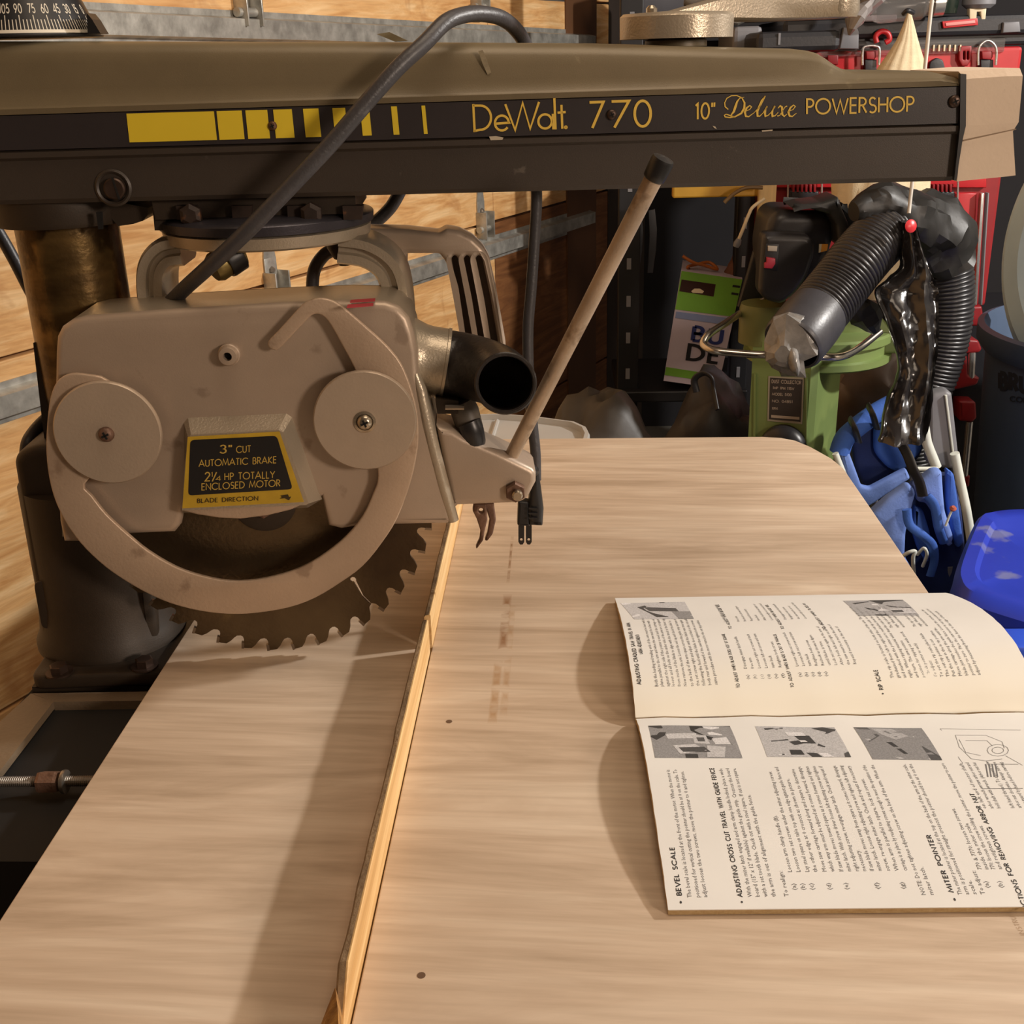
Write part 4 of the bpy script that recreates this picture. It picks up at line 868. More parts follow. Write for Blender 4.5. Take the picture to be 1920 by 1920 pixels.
def paper(name, c1, c2, cspine):
    M = bpy.data.materials.new(name); M.use_nodes = True; nt = M.node_tree; N = nt.nodes; L = nt.links; b = N['Principled BSDF']; b.inputs['Roughness'].default_value = .6
    tc = N.new('ShaderNodeTexCoord'); sx = N.new('ShaderNodeSeparateXYZ'); L.new(tc.outputs['Object'], sx.inputs[0])
    nz = N.new('ShaderNodeTexNoise'); nz.inputs['Scale'].default_value = 9; nz.inputs['Detail'].default_value = 5; L.new(tc.outputs['Object'], nz.inputs['Vector'])
    cr = N.new('ShaderNodeValToRGB'); cr.color_ramp.elements[0].position = .35; cr.color_ramp.elements[1].position = .65
    cr.color_ramp.elements[0].color = (*hexc(c1), 1); cr.color_ramp.elements[1].color = (*hexc(c2), 1); L.new(nz.outputs['Fac'], cr.inputs[0])
    mr = N.new('ShaderNodeMapRange'); ysp = BO.y+PW
    # aged band of the upper page beside the spine: S between PW and PW+.05
    ma = N.new('ShaderNodeMath'); ma.operation = 'MULTIPLY_ADD'; L.new(sx.outputs[0], ma.inputs[0]); ma.inputs[1].default_value = -.022; L.new(sx.outputs[1], ma.inputs[2])
    m2 = N.new('ShaderNodeMath'); m2.operation = 'MULTIPLY_ADD'; L.new(nz.outputs['Fac'], m2.inputs[0]); m2.inputs[1].default_value = .05; L.new(ma.outputs[0], m2.inputs[2])
    mr.inputs['From Min'].default_value = ysp+.085; mr.inputs['From Max'].default_value = ysp+.035; L.new(m2.outputs[0], mr.inputs['Value'])
    r2 = N.new('ShaderNodeMapRange'); r2.inputs['From Min'].default_value = ysp-.003; r2.inputs['From Max'].default_value = ysp; L.new(ma.outputs[0], r2.inputs['Value'])
    mm = N.new('ShaderNodeMath'); mm.operation = 'MULTIPLY'; L.new(mr.outputs[0], mm.inputs[0]); L.new(r2.outputs[0], mm.inputs[1])
    mx = N.new('ShaderNodeMix'); mx.data_type = 'RGBA'; L.new(mm.outputs[0], mx.inputs[0]); L.new(cr.outputs[0], mx.inputs[6]); mx.inputs[7].default_value = (*hexc(cspine), 1)
    L.new(mx.outputs[2], b.inputs['Base Color'])
    return M
m_paper = paper('aged_paper', 'dddcd8', 'e6e5e1', 'e9e4d6')
m_pedge = mat('page_edges', 'c9ad7e', .8, 0, .15, (300, 300, 900), .2, 500, col2='a98a5c')
m_ink = mat('print_ink', '6c6b6c', .7); m_inkb = mat('bold_ink', '2a2828', .7)
manual = thing('instruction_manual', 'open yellowed instruction manual with small photos and text lying on the tabletop', 'manual', (surf(PW, PL/2).x, surf(PW, PL/2).y, TZ))
def leafblock(name, Sa, Sb, top, bottom, material, n=26, mt=14, parent=manual, tr=1.0, jit=0):
    vs = []; fs = []
    rs = random.Random(4)
    for lay in (top, bottom):
        for i in range(n+1):
            S = Sa+(Sb-Sa)*i/n
            for j in range(mt+1):
                t = PL*j/mt; p = surf(S, t); lowz = TZ+.0002
                if j in (0, mt): t += rs.uniform(-jit, jit); p = surf(S, t)
                p.z = max(p.z+lay, TZ+.0003) if lay < -.0006 else p.z+lay
                vs.append(p)
    q = (n+1)*(mt+1); w_ = mt+1
    for i in range(n):
        for j in range(mt):
            a = i*w_+j; fs.append((a, a+1, a+w_+1, a+w_)); fs.append((q+a, q+a+w_, q+a+w_+1, q+a+1))
    for j in range(mt):
        fs.append((j, q+j, q+j+1, j+1)); a = n*w_+j; fs.append((a, a+1, q+a+1, q+a))
    for i in range(n):
        a = i*w_; fs.append((a, a+w_, q+a+w_, q+a)); a = i*w_+mt; fs.append((a, q+a, q+a+w_, a+w_))
    return obj(name, vs, fs, material, parent, True)
g_ = .0006
leafblock('page_block', .0005, PW-g_, -.0006, -.0042, m_pedge); leafblock('page_block', PW+g_, 2*PW-.001, -.0006, -.0042, m_pedge)
lo = leafblock('page', 0, PW-g_, 0, -.0005, m_paper, jit=.00025); up = leafblock('page', PW+g_, 2*PW, 0, -.0005, m_paper, jit=.00025)
# stapled spine fold
MB().tube([surf(PW, t, -.0008) for t in [PL*i/12 for i in range(13)]], .0011, 8).build('spine_fold', mat('spine_fold', 'c7b07c', .8), manual, True)
for t in (.045, .205): MB().tube([surf(PW, t, .0007), surf(PW, t+.013, .0007)], .0004, 6).build('staple', m_rust, manual)
TXT = {}
def font_mesh(s, bold=0.0):
    cu = bpy.data.curves.new('text', 'FONT'); cu.body = s; cu.size = 1; cu.resolution_u = 1; cu.offset = bold; cu.fill_mode = 'FRONT' if hasattr(cu, 'fill_mode') else 'BOTH'
    o = bpy.data.objects.new('text', cu); COL.objects.link(o); dg = bpy.context.evaluated_depsgraph_get(); me = bpy.data.meshes.new_from_object(o.evaluated_get(dg))
    vs = [(v.co.x, v.co.y) for v in me.vertices]; fs = [tuple(p.vertices) for p in me.polygons]
    bpy.data.objects.remove(o); bpy.data.curves.remove(cu); bpy.data.meshes.remove(me); return vs, fs
def put(mb, s, S0, t0, S1=None, em=.0034, cw=.00160, bold=0.0):
    """text line from (S0,t0): reads along +S, ascenders toward -t"""
    vs, fs = font_mesh(s, bold); wd = max(v[0] for v in vs); L_ = (S1-S0) if S1 else len(s)*cw
    if S0 < PW: L_ = min(L_, (LIM if t0 < .225 else LIM2)-S0)
    mb.add([surf(S0+x/wd*L_, t0-y*em, .00012) for x, y in vs], fs)
LIM = inv(1300, 1442)[0]; LIM2 = inv(1870, 1490)[0]
low = MB(); lowb = MB(); upt = MB(); upb = MB()
def bold(mb, s, S0, t0, S1, cap=.0025, wt=.2):
    W_ = textwidth(s, .22); text(mb, s, lambda x, y: surf(S0+x*(S1-S0)/W_, t0-y*cap, .00012), wt, .22)
def pjx(P):
    d = P-CAM; return 960+FPX*d.dot(_xr)/d.dot(_f)
def tfor(S, x):
    a, b = 0.0, PL
    for _ in range(24):
        c_ = (a+b)/2
        if pjx(surf(S, c_)) < x: a = c_
        else: b = c_
    return a
def tpx(x, y=1683): return inv(x, y)[1]
def Sp(x, y): return inv(x, y)
S0 = Sp(1297, 1683)[0]
L1 = [(1297.5, 'The bevel scale is located at the front of the motor. When the motor is'), (1313, 'positioned for vertical cutting the pointer should be at 0 on the scale. To'), (1327, 'adjust loosen the two screws, move the pointer to 0 and tighten.'),
      (1411, 'With the miter latch engaged and arm clamp handle locked, place a wide'), (1425.5, 'board (15" x 12" if available) against the guide strip. Crosscut the board'), (1440, 'with a set tooth blade. Check cut with a steel square. If cut is not square,'), (1455.6, 'the arm is out of alignment with the guide fence.'), (1480, 'To realign:'),
      (1738, 'NOTE: Do not tighten adjusting screw on the back of the arm. When the'), (1753, 'miter latch.'), (1807, 'The miter pointer is located at the top on the back of the arm at the miter scale,'), (1820, 'arm is positioned for straight crosscut the pointer should be at 0 on the'), (1834, 'scale.'), (1850, 'To adjust:')]
for x, s in L1: put(low, s, S0, tpx(x))
L2 = [(1498, '(a)', 'Loosen arm clamp handle (B).'), (1514.5, '(b)', 'Loosen two set screws under the miter adjusting screw.'), (1531.5, '(c)', 'Lay steel square on table top with one edge against guide fence and'), (1547, '', 'the other edge at 0 crosscut as shown in picture.'), (1564.6, '(d)', 'Move saw carriage forward along and square to determine'),
      (1580, '', 'which way arm must be adjusted as it comes forward, disengage'), (1597, '(e)', 'If saw blade moves toward square as it comes forward, and tighten'), (1612, '', 'miter latch. With screw driver loosen left adjusting screw and tighten'), (1627, '', 'right adjusting screw, re-engage miter latch. Check and repeat if'), (1641, '', 'necessary.'),
      (1656, '(f)', 'If saw blade moves away from square as it comes forward, disengage'), (1671, '', 'miter latch. Loosen right adjusting screw and tighten left adjusting'), (1687, '', 'screw, re-engage miter latch. Check and repeat if necessary.'), (1704, '(g)', 'When arm is parallel to square, lock set screws.'), (1720, '', 'carriage is in place by readjusting screws enough to meet the operation of the'),
      (1864, '(a)', '770 & 7770: loosen two screws.'), (1877, '', 'inside the miter scale'), (1890, '(b)', '770: loosen the screw holding the pointer, move the pointer to zero'), (1903, '', 'and retighten screws.')]
for x, a, s in L2:
    if a: put(low, a, S0+.004, tpx(x))
    put(low, s, S0+.0165, tpx(x), cw=.00155)
for k in range(6):
    put(low, ['on left end of motor shaft,', 'arbor wrench on saw arbor nut and', 'hold shaft with wrench. (Arbor nut has', 'left hand thread.) To remove turn', 'arbor nut clockwise. Always turn the', 'saw guard by hand before starting.'][k], S0+.062, tpx(1903)+.0075+.0041*k+(.004 if k > 2 else 0))
bold(lowb, '* BEVEL SCALE', S0-.004, tpx(1279), S0+.036); bold(lowb, '* ADJUSTING CROSS CUT TRAVEL WITH GUIDE FENCE', S0-.004, tpx(1393), S0+.105); bold(lowb, '* MITER POINTER', S0-.004, tpx(1792), S0+.042)
bold(lowb, '* INSTRUCTIONS FOR REMOVING ARBOR NUT', S0-.026, tpx(1903)+.0045, S0+.075)
# upper page
FILL = ['Both the leading and trailing ends of the arm must be level with the', 'plane parallel to the arm and when the saw must be in line with', 'against the right side if the pointer is used and the carriage on', 'loosen and all bolts on the under side of the arm are set against', 'from inside of the blade to align with the track at the front edge', 'Now remove the arm. Loosen the end cap and check the slide for', 'to the back of the arm square across the guide strip and turn it', 'the set screw right and adjust until the blade runs true again', 'following the feed until the blade does not bind on the cut and', 'both rear and forward of the saw then tighten both set screws', 'same procedure with the motor turned to the out rip position.', 'If the saw drags, recheck the set screws under the yoke.']
for k, x in enumerate([1234.7, 1244.6, 1256, 1265.6, 1277, 1288.5, 1301, 1312, 1323, 1334, 1346]):
    S = PW+.023; t = tfor(S, x); put(upt, FILL[k], S, t, cw=.00158)
def ub(s, x0, y0, x1, y1, cap=.0026, wt=.2):
    a, b = Sp(x0, y0), Sp(x1, y1); bold(upb, s, a[0], a[1], b[0], cap, wt)
ub('ADJUSTING CRADLED SAW TRAVEL IN ARM', 1207, 1283, 1182, 1168); ub('(ARM ADJUSTMENT)', 1211, 1226, 1199, 1190)
ub('To adjust when blade does not sit square'.upper(), 1392, 1288, 1362, 1188, .0021, .17); ub('To adjust when blade is out of parallel'.upper(), 1493, 1286, 1455, 1188, .0021, .17)
ub('TO ADJUST WHEN BLADE HEEL', 1378, 1178, 1341, 1133, .0021, .17); ub('TO ADJUST WHEN BLADE HEEL', 1476, 1178, 1437, 1133, .0021, .17); ub('TO ADJUST WHEN TILTED IN', 1555, 1180, 1520, 1130, .0021, .17)
ITEMS = ['Disengage miter latch handle', 'free arm', 'Loosen right set screw at back', 'Loosen left set screw and turn', 'turn back', 'Retighten both screws', 'Recheck as shown in figure', 'until blade is true', 'Lock set screws again', 'After both left and right set', 'the saw must be at rest', 'Repeat if necessary.']
for k in range(6):
    x = 1406+13.2*k; S = PW+.027; t = tfor(S, x); put(upt, '(%s)' % 'abcdef'[k], S, t, em=.0030); put(upt, ITEMS[k], S+.011, t, em=.0032, cw=.00160)
for k in range(10):
    x = 1504+12.2*k; S = PW+.027; t = tfor(S, x); 
    if k < 5: put(upt, '(%s)' % 'abcde'[k], S, t, em=.0030)
    put(upt, ITEMS[(k+2) % 12]+(' in the arm of' if k > 5 else ''), S+.011, t, em=.0032, cw=.00160)
for k in range(13):
    x = 1362+12.6*k; y = 1180
    if k in (1, 8): continue
    S = PW+.112; t = tfor(S, x); put(upt, ITEMS[(k*5+3) % 12], S, t, em=.0030, cw=.00160)
ub('* RIP SCALE', 1663, 1291, 1651, 1254)
F2 = ['The rip scale is located on both sides of the arm. The in rip scale is on', 'graduated from left to right and the out rip scale on the right side is', 'and marked with the pointer set to read inches from the fence to', 'right. When ripping material wider than the scale shows use the out', 'and turn. The saw position', 'position for ripping on wide stock.', '(Check pointer to each)', 'To adjust:', 'To set the rip scale place blade', 'The out rip pointer is set', 'Put the saw in the in rip position', 'Move carriage along the arm until the', 'blade just touches the guide fence. Loosen the screws, move the', 'pointer to zero. Place the saw motor in out rip position and set', 'adjust by measuring from the fence to the edge of the teeth', 'board.']
for k in range(15):
    x = 1677+11.6*k; S = PW+.023; t = tfor(S, x)
    if t > PL-.012: break
    put(upt, F2[k], S, t, em=.0033, cw=.00158)
    if k in (4, 5, 6, 8, 9, 10): put(upt, F2[(k*3) % 4][:34], S+.062, t, em=.0033, cw=.0015)
for n_, mb_, m_, pg in (('text_lines', low, m_ink, lo), ('headings', lowb, m_inkb, lo), ('text_lines', upt, m_ink, up), ('headings', upb, m_inkb, up)):
    o = mb_.build(n_, m_, pg); o['kind'] = 'stuff'
# halftone photographs and the line drawing, flat print on the page
GR = {}
def grey(v):
    k = round(v, 2)
    if k not in GR: GR[k] = mat('halftone_%d' % int(k*100), (k*.9, k*.9, k*.92), .6, 0, .13, (900, 900, 900), contrast=(.42, .58))
    return GR[k]
def photo(quad, base, shapes):
    c = [Sp(*q) for q in quad]           # corners: far-left, far-right, near-right, near-left (as printed: u along t, v along S)
    def bl(u, v):
        a = [c[0][i]*(1-u)*(1-v)+c[1][i]*u*(1-v)+c[2][i]*u*v+c[3][i]*(1-u)*v for i in (0, 1)]; return a
    def cell(u0, v0, u1, v1, off, nu=4, nv=6):
        vs = []; 
        for i in range(nv+1):
            for j in range(nu+1): vs.append(surf(*bl(u0+(u1-u0)*j/nu, v0+(v1-v0)*i/nv), off))
        return vs, [(i*(nu+1)+j, i*(nu+1)+j+1, (i+1)*(nu+1)+j+1, (i+1)*(nu+1)+j) for i in range(nv) for j in range(nu)]
    pg = lo if c[0][0] < PW else up
    b = MB().add(*cell(0, 0, 1, 1, .00012)).build('printed_photo', grey(base), pg)
    for k, (v, pts) in enumerate(shapes):
        mb = MB(); P = [surf(*bl(x, y), .00016+.00001*k) for x, y in pts]
        mb.add(P, [tuple(range(len(P)))]); o = mb.build('printed_shape', grey(v), b.parent)
photo([(1219, 1361), (1372, 1361), (1395, 1421), (1231, 1421)], .30, [(.05, [(0, 0), (.16, 0), (.20, .32), (.06, .5), (0, .4)]), (.03, [(.50, .02), (.72, .02), (.74, .45), (.70, .5), (.5, .2)]), (.62, [(.18, .30), (.55, .28), (.55, .44), (.2, .46)]), (.75, [(.66, .02), (.86, .04), (.86, .35), (.70, .33)]), (.7, [(.72, .45), (.9, .4), (.92, .62), (.74, .62)]),
    (.05, [(.86, 0), (1, 0), (1, .95), (.93, .6)]), (.55, [(.5, .35), (.66, .35), (.68, .62), (.5, .6)]), (.1, [(.54, .42), (.63, .42), (.63, .54), (.55, .54)]), (.60, [(.24, .66), (.5, .62), (.62, .8), (.3, .9)]), (.08, [(.3, .72), (.6, .7), (.66, .84), (.34, .84)]), (.55, [(.64, .66), (.85, .7), (.8, .98), (.6, .98)]), (.05, [(.36, .9), (.5, .9), (.5, 1), (.36, 1)])])
photo([(1419, 1361), (1567, 1362), (1598, 1418), (1441, 1418)], .5, [(.06, [(.1, .08), (.34, .05), (.34, .5), (.12, .55)]), (.7, [(.22, .05), (.3, .05), (.24, .95), (.15, .95)]), (.05, [(.24, .1), (.27, .1), (.22, .95), (.19, .95)]), (.06, [(.85, 0), (1, .1), (.74, .72), (.66, .66), (.86, .2), (.7, .05)]), (.05, [(.42, .3), (.62, .34), (.66, .6), (.5, .6)]), (.72, [(.34, .22), (.56, .22), (.58, .34), (.36, .36)]),
    (.05, [(.34, .55), (.46, .5), (.66, 1), (.54, 1)]), (.75, [(.46, .5), (.54, .5), (.8, 1), (.68, 1)]), (.04, [(.3, .8), (.44, .8), (.46, .94), (.3, .94)]), (.08, [(.94, .9), (1, .84), (1, 1), (.93, 1)])])
photo([(1603, 1362), (1730, 1363), (1768, 1423), (1638, 1422)], .26, [(.10, [(0, 0), (.2, 0), (.3, .3), (.1, .5)]), (.42, [(.25, .04), (.55, .05), (.72, .3), (.5, .42), (.34, .25)]), (.2, [(.4, .12), (.44, .12), (.56, .32), (.52, .34)]), (.45, [(.05, .4), (.12, .4), (.46, .98), (.38, .98)]), (.04, [(.34, .5), (.42, .5), (.56, .84), (.5, .84)]), (.5, [(.78, .3), (.8, .3), (.84, 1), (.82, 1)]), (.08, [(.82, .6), (1, .9), (1, 1), (.84, 1)])])
photo([(1170, 1131), (1290, 1128), (1307, 1160), (1195, 1161)], .6, [(.08, [(.2, .3), (.34, .2), (.5, .5), (.6, .9), (.4, .9), (.3, .6)]), (.06, [(.6, 0), (.68, 0), (.95, 1), (.86, 1)]), (.1, [(.3, .3), (.8, .4), (.82, .6), (.35, .55)]), (.85, [(0, 0), (.15, 0), (.15, .8), (0, .9)]), (.3, [(.7, .6), (1, .6), (1, 1), (.75, 1)])])
photo([(1586, 1125), (1698, 1123), (1728, 1152), (1615, 1153)], .42, [(.06, [(.42, 0), (1, 0), (.98, .6), (.66, .5), (.5, .2)]), (.05, [(.1, .2), (.4, .1), (.4, .7), (.5, 1), (.3, 1), (.25, .6)]), (.75, [(.4, .3), (.5, .3), (.5, .65), (.62, .72), (.4, .75)]), (.6, [(.6, .62), (.95, .6), (1, .9), (.7, .9)]), (.1, [(.62, .7), (.8, .7), (.8, .82), (.62, .82)])])
mbd = MB()
def drawln(pts, wd=.0003):
    q = [Sp(*p) for p in pts]; ribbon(mbd, [(a, b) for a, b in q], wd, lambda a, b: surf(a, b, .00014))
drawln([(1765, 1364), (1915, 1366)]); drawln([(1765, 1364), (1800, 1420), (1842, 1476)]); drawln([(1842, 1476), (1918, 1475)])
drawln([(1793, 1376), (1850, 1376), (1880, 1388), (1884, 1400)]); drawln([(1793, 1376), (1800, 1398), (1822, 1420), (1850, 1424), (1880, 1420)]); drawln([(1812, 1386), (1852, 1386), (1862, 1396)]); drawln([(1800, 1384), (1812, 1408), (1840, 1414)])
drawln([(1872+20*cos(a*.524), 1404+11*sin(a*.524)) for a in range(13)]); drawln([(1872+11*cos(a*.524), 1404+6*sin(a*.524)) for a in range(13)]); drawln([(1886, 1414), (1918, 1432)]); drawln([(1850, 1424), (1856, 1430), (1910, 1430)])
for k in range(4): drawln([(1853+6*k, 1454), (1849+6*k, 1430)], .0008)
mbd.build('line_drawing', m_ink, lo)
# ================================================================ THE CORNER BEHIND
def vxz(px, py, Y): P = V(px, py, Y); return (P.x, P.z)
def vp(name, px, Y, depth, material, parent=None, bevel=.003, holes=None, k=0, r=0, bseg=2):
    o = [vxz(x, y, Y) for x, y in px]
    if k: o = sm2(o, k)
    if r: o = rnd(o, r*Y/FPX)
    hs = [rnd([vxz(x, y, Y) for x, y in h], 2*Y/FPX) for h in (holes or [])]
    return plate(name, o, hs, lambda a, b, d: Vector((a, d, b)), Y, Y+depth, material, parent, bevel, bseg)
def vt(name, pts, r, material, parent=None, n=12, k=6, smooth=True, flat=1.0):
    P = smoothpath([V(*p) for p in pts], k) if k else [V(*p) for p in pts]
    return MB().tube(P, r, n, flat=flat).build(name, material, parent, smooth, 60)
def vtxt(name, s, x0, y0, x1, y1, cap, Y, parent, material, wt=.14):
    mb = MB(); p0, p1 = V(x0, y0, Y), V(x1, y1, Y); textline(mb, s, p0, p1, V(x0, y0-cap, Y)-p0, wt); return mb.build(name, material, parent)
def standing(name, label, cat, px, Y, group=None): P = V(px, 800, Y); return thing(name, label, cat, (P.x, Y, 0), group)
from mathutils import noise as mnoise
def crumple(name, path, radii, material, parent=None, n=28, k=7, amp=.25, freq=18, flat=1.0, seed=0.0, cap=True, angle_=28):
    P = smoothpath([V(*p) for p in path], k); m_ = len(P); R_ = []
    for i in range(m_):
        q = i/(m_-1)*(len(radii)-1); a = int(min(q, len(radii)-2)); R_.append(radii[a]+(radii[a+1]-radii[a])*(q-a))
    mb = MB().tube(P, R_, n, cap, up=(0, -1, .02), flat=flat)
    C_ = [P[min(i//n, m_-1)] for i in range(len(mb.v))]
    out = []
    for v, c_ in zip(mb.v, C_):
        w_ = v*freq+Vector((seed, seed*2, 0)); f = mnoise.noise(w_)+.5*mnoise.noise(w_*2.3)+.35*abs(mnoise.noise(w_*4.1))
        out.append(c_+(v-c_)*(1+amp*f*1.6))
    mb.v = out; return mb.build(name, material, parent, True, angle_)
m_green = mat('green_machine_paint', '7c8f55', .38, .05, .06, (8, 8, 8), .05, 300, spots=('55603a', 14, .66, .4))
m_greend = mat('olive_green_paint', '6c7040', .42, .05, .10, (8, 8, 8))
m_blackm = mat('motor_black', '2a292b', .36, 0, .10, (20, 20, 20), .05, 300)
m_chrome = mat('chrome_tube', 'c9c4bc', .16, .95, .10, (30, 30, 30), spots=('6e6256', 30, .62, .5))
m_hose = mat('hose_black', '2c2b2d', .32, 0, .12, (30, 30, 30), .05, 200)
m_cuff = mat('hose_cuff_grey', '3f3f44', .36, 0, .12, (30, 30, 30), .1, 200)
m_bag = mat('black_plastic_sheet', '232122', .20, 0, .15, (40, 40, 40), .25, 60, spec=.7)
m_bagd = mat('dull_black_sheet', '232221', .45, 0, .2, (40, 40, 40), .2, 60)
m_foil = mat('grey_plastic_wrap', '8d8b88', .22, .15, .2, (60, 60, 60), .3, 80, spec=.7)
m_canvas = mat('canvas_filter', 'd8c6a4', .85, 0, .08, (30, 30, 120), .25, 400)
m_red = mat('red_plastic', 'b8242a', .38, 0, .10, (12, 12, 12))
m_redd = mat('deep_red_plastic', '8c1d22', .45, 0, .10, (12, 12, 12))
m_blk = mat('crate_black', '232327', .42, 0, .12, (12, 12, 12), .1, 200)
m_clear = mat('clear_plastic', 'b8b4b0', .15, 0, .05, (20, 20, 20), trans=.75, alpha=.55)
m_silver = mat('silver_bail', 'd6d4d2', .22, .8, .1, (40, 40, 40))
m_gray = mat('mid_grey_plastic', '77777b', .5, 0, .1, (10, 10, 10))
m_cardw = mat('carton_white', 'b8aebc', .7, 0, .06, (10, 10, 10)); m_cardg = mat('carton_green', '6ba032', .6, 0, .1, (10, 10, 10)); m_navyp = mat('print_navy', '23306e', .6); m_blackp = mat('print_black', '15141a', .6)
m_blue = mat('blue_canvas', '3a63b8', .8, 0, .14, (14, 14, 14), .2, 300); m_bluel = mat('light_blue_canvas', '6f8cd2', .8, 0, .12, (14, 14, 14), .2, 300); m_navy = mat('navy_canvas', '16295c', .75, 0, .2, (14, 14, 14), .2, 300)
m_white = mat('white_pvc', 'd8ddd4', .4, 0, .06, (20, 20, 20))

# white lidded bin just beyond the table
zl = .800; LP = [(700, 790), (822, 778), (940, 775), (1010, 781), (1078, 790), (1100, 800), (1106, 812), (1096, 850), (700, 868)]
base = [T(x, y, zl) for x, y in LP]; cen = sum(base, Vector())/len(base)
bin_ = thing('storage_bin', 'low white lidded plastic bin just beyond the back edge of the table', 'storage bin', (cen.x, cen.y, 0))
m_lid = mat('milky_plastic', 'b9b6b0', .35, 0, .06, (10, 10, 10), trans=.15)
def inset(poly, f, dz): return [cen+(p-cen)*f+Vector((0, 0, dz)) for p in poly]
MB().rings([inset(base, 1.0, -.02), inset(base, 1.0, -.003), inset(base, .985, 0), inset(base, .94, 0), inset(base, .92, -.008), inset(base, .3, -.008)]).build('bin_lid', m_lid, bin_, True, 50)
MB().rings([[Vector((p.x, p.y, 0)) for p in inset(base, .8, 0)], inset(base, .93, -.02)]).build('bin_body', m_lid, bin_)
for f in (.25, .5, .75):
    a = cen+(T(930, 778, zl)-cen)*.9+Vector(((f-.5)*.22, 0, -.0075)); b = Vector((a.x-.01, 1.40, a.z)); MB().tube([a, b], .0035, 8).build('lid_rib', m_lid, bin_, True)

# dim shelf platform and dark rack behind the saw's lever
m_rack = mat('rack_black', '17171a', .5, .1, .2, (10, 10, 10))
rack = standing('shelf_rack', 'black upright shelving rack with slotted posts standing in the dark corner', 'shelving', 1300, 2.95)
def vbx(name, x0, y0, x1, y1, Y0, Y1, material, parent=None, bev=.004):
    a, b = V(x0, y0, Y0), V(x1, y1, Y0); a.z = max(a.z, 0); b.z = max(b.z, 0); return MB().box((min(a.x, b.x), Y0, min(a.z, b.z)), (max(a.x, b.x), Y1, max(a.z, b.z)), bev).build(name, material, parent)
def post(px, w_, Y, H=2.2):
    P = V(px, 600, Y); o = MB().box((P.x, Y, 0), (P.x+w_, Y+.04, H), .003).build('rack_post', m_rack, rack)
    for k in range(int((H-.15)/.095)):
        z = .12+k*.095; MB().box((P.x+w_*.40, Y-.0015, z), (P.x+w_*.60, Y+.001, z+.028), .0005).build('post_slot', m_gray, o)
post(1158, .055, 2.93); post(1372, .045, 2.93, 1.21)
for z in (.12, V(1346, 728, 2.9).z-.006, 1.02, 1.21):
    a = V(1158, 600, 2.93); b = V(1372, 600, 2.93); MB().box((a.x, 2.90 if z < .8 else 2.97, z-.03), (b.x+.045, 3.25, z), .004).build('rack_shelf', m_rack, rack)
for px in (1196, 1222):
    vp('rack_bracket', [(px-6, 395), (px+6, 392), (px+10, 430), (px+8, 470), (px+2, 512), (px-8, 512), (px-4, 440)], 2.97, .006, mat('dark_grey_strap', '3c3e44', .5), rack, .001)
for x0, x1, yr, Y0, Y1 in ((1372, 1500, 97, 2.70, 3.40), (1160, 1370, 81, 3.20, 3.56), (1280, 1520, 24, 2.98, 3.30)):
    a, b = V(x0, yr, Y0), V(x1, yr, Y0); MB().box((a.x, Y0, a.z-.02), (b.x, Y1, a.z), .003).build('rack_shelf', m_rack if yr > 30 else m_gray, rack)
# carton with green flap on the shelf
car = standing('tool_carton', 'white carton with green top and blue and black lettering on the dark rack', 'carton', 1310, 3.0)
YC = 2.90
def cpt(x, y, d=0): return V(x, y, YC-d)
cf = [(1277, 508), (1392, 524), (1346, 728), (1244, 714)]
q0 = [cpt(*p) for p in cf]; MB().rings([q0, [p+Vector((.02, .16, .0)) for p in q0]]).build('carton_body', m_cardw, car)
def cq(name, pts, material, d=.0008): return MB().prism([cpt(x, y, d) for x, y in pts], (0, -.0006, 0)).build(name, material, car)
cq('green_panel', [(1278, 508), (1392, 524), (1376, 594), (1266, 580)], m_cardg); cq('green_strip', [(1249, 688), (1352, 704), (1348, 718), (1246, 703)], m_cardg)
cq('carton_window', [(1278, 524), (1342, 533), (1338, 556), (1274, 546)], mat('window_brown', '33170f', .4), .0016); cq('printed_mark', [(1296, 546), (1302, 541), (1312, 541), (1320, 546), (1317, 550), (1299, 549)], m_cream, .0024)
cq('window_slot', [(1374, 534), (1388, 536), (1387, 540), (1373, 538)], m_blackp, .0016); cq('window_slot', [(1372, 548), (1385, 550), (1384, 554), (1371, 552)], m_blackp, .0016)
cq('pale_blue_band', [(1268, 584), (1372, 597), (1369, 610), (1266, 596)], mat('pale_blue', '7d8cb5', .6))
mb = MB(); textline(mb, 'BU', cpt(1297, 638, .0018), cpt(1352, 645, .0018), cpt(1301, 612, .0018)-cpt(1297, 638, .0018), .20, .25); mb.build('carton_lettering', m_navyp, car)
mb = MB(); textline(mb, 'DE', cpt(1288, 673, .0018), cpt(1346, 681, .0018), cpt(1292, 646, .0018)-cpt(1288, 673, .0018), .20, .25); mb.build('carton_lettering', m_blackp, car)
tag(vt('extension_cord', [(1280, 480, 2.92), (1300, 492, 2.92), (1322, 498, 2.94), (1345, 505, 2.95), (1330, 492, 2.97), (1305, 496, 2.95), (1290, 500, 2.93), (1292, 505, 2.95)], .004, mat('orange_cord', 'a05a22', .5)), 'thin orange cord coiled on top of the green and white carton', 'cord')
bx = MB().box((0, 0, 0), (.18, .12, .05), .02); 
tag(crumple('brown_cloth', [(1362, 520, 2.96), (1385, 500, 2.97), (1412, 488, 3.0), (1430, 480, 3.0)], [.01, .03, .05, .03], mat('brown_cloth', '6b4433', .85, 0, .2), None, amp=.3, seed=3), 'reddish brown cloth bundled behind the green and white carton', 'cloth')
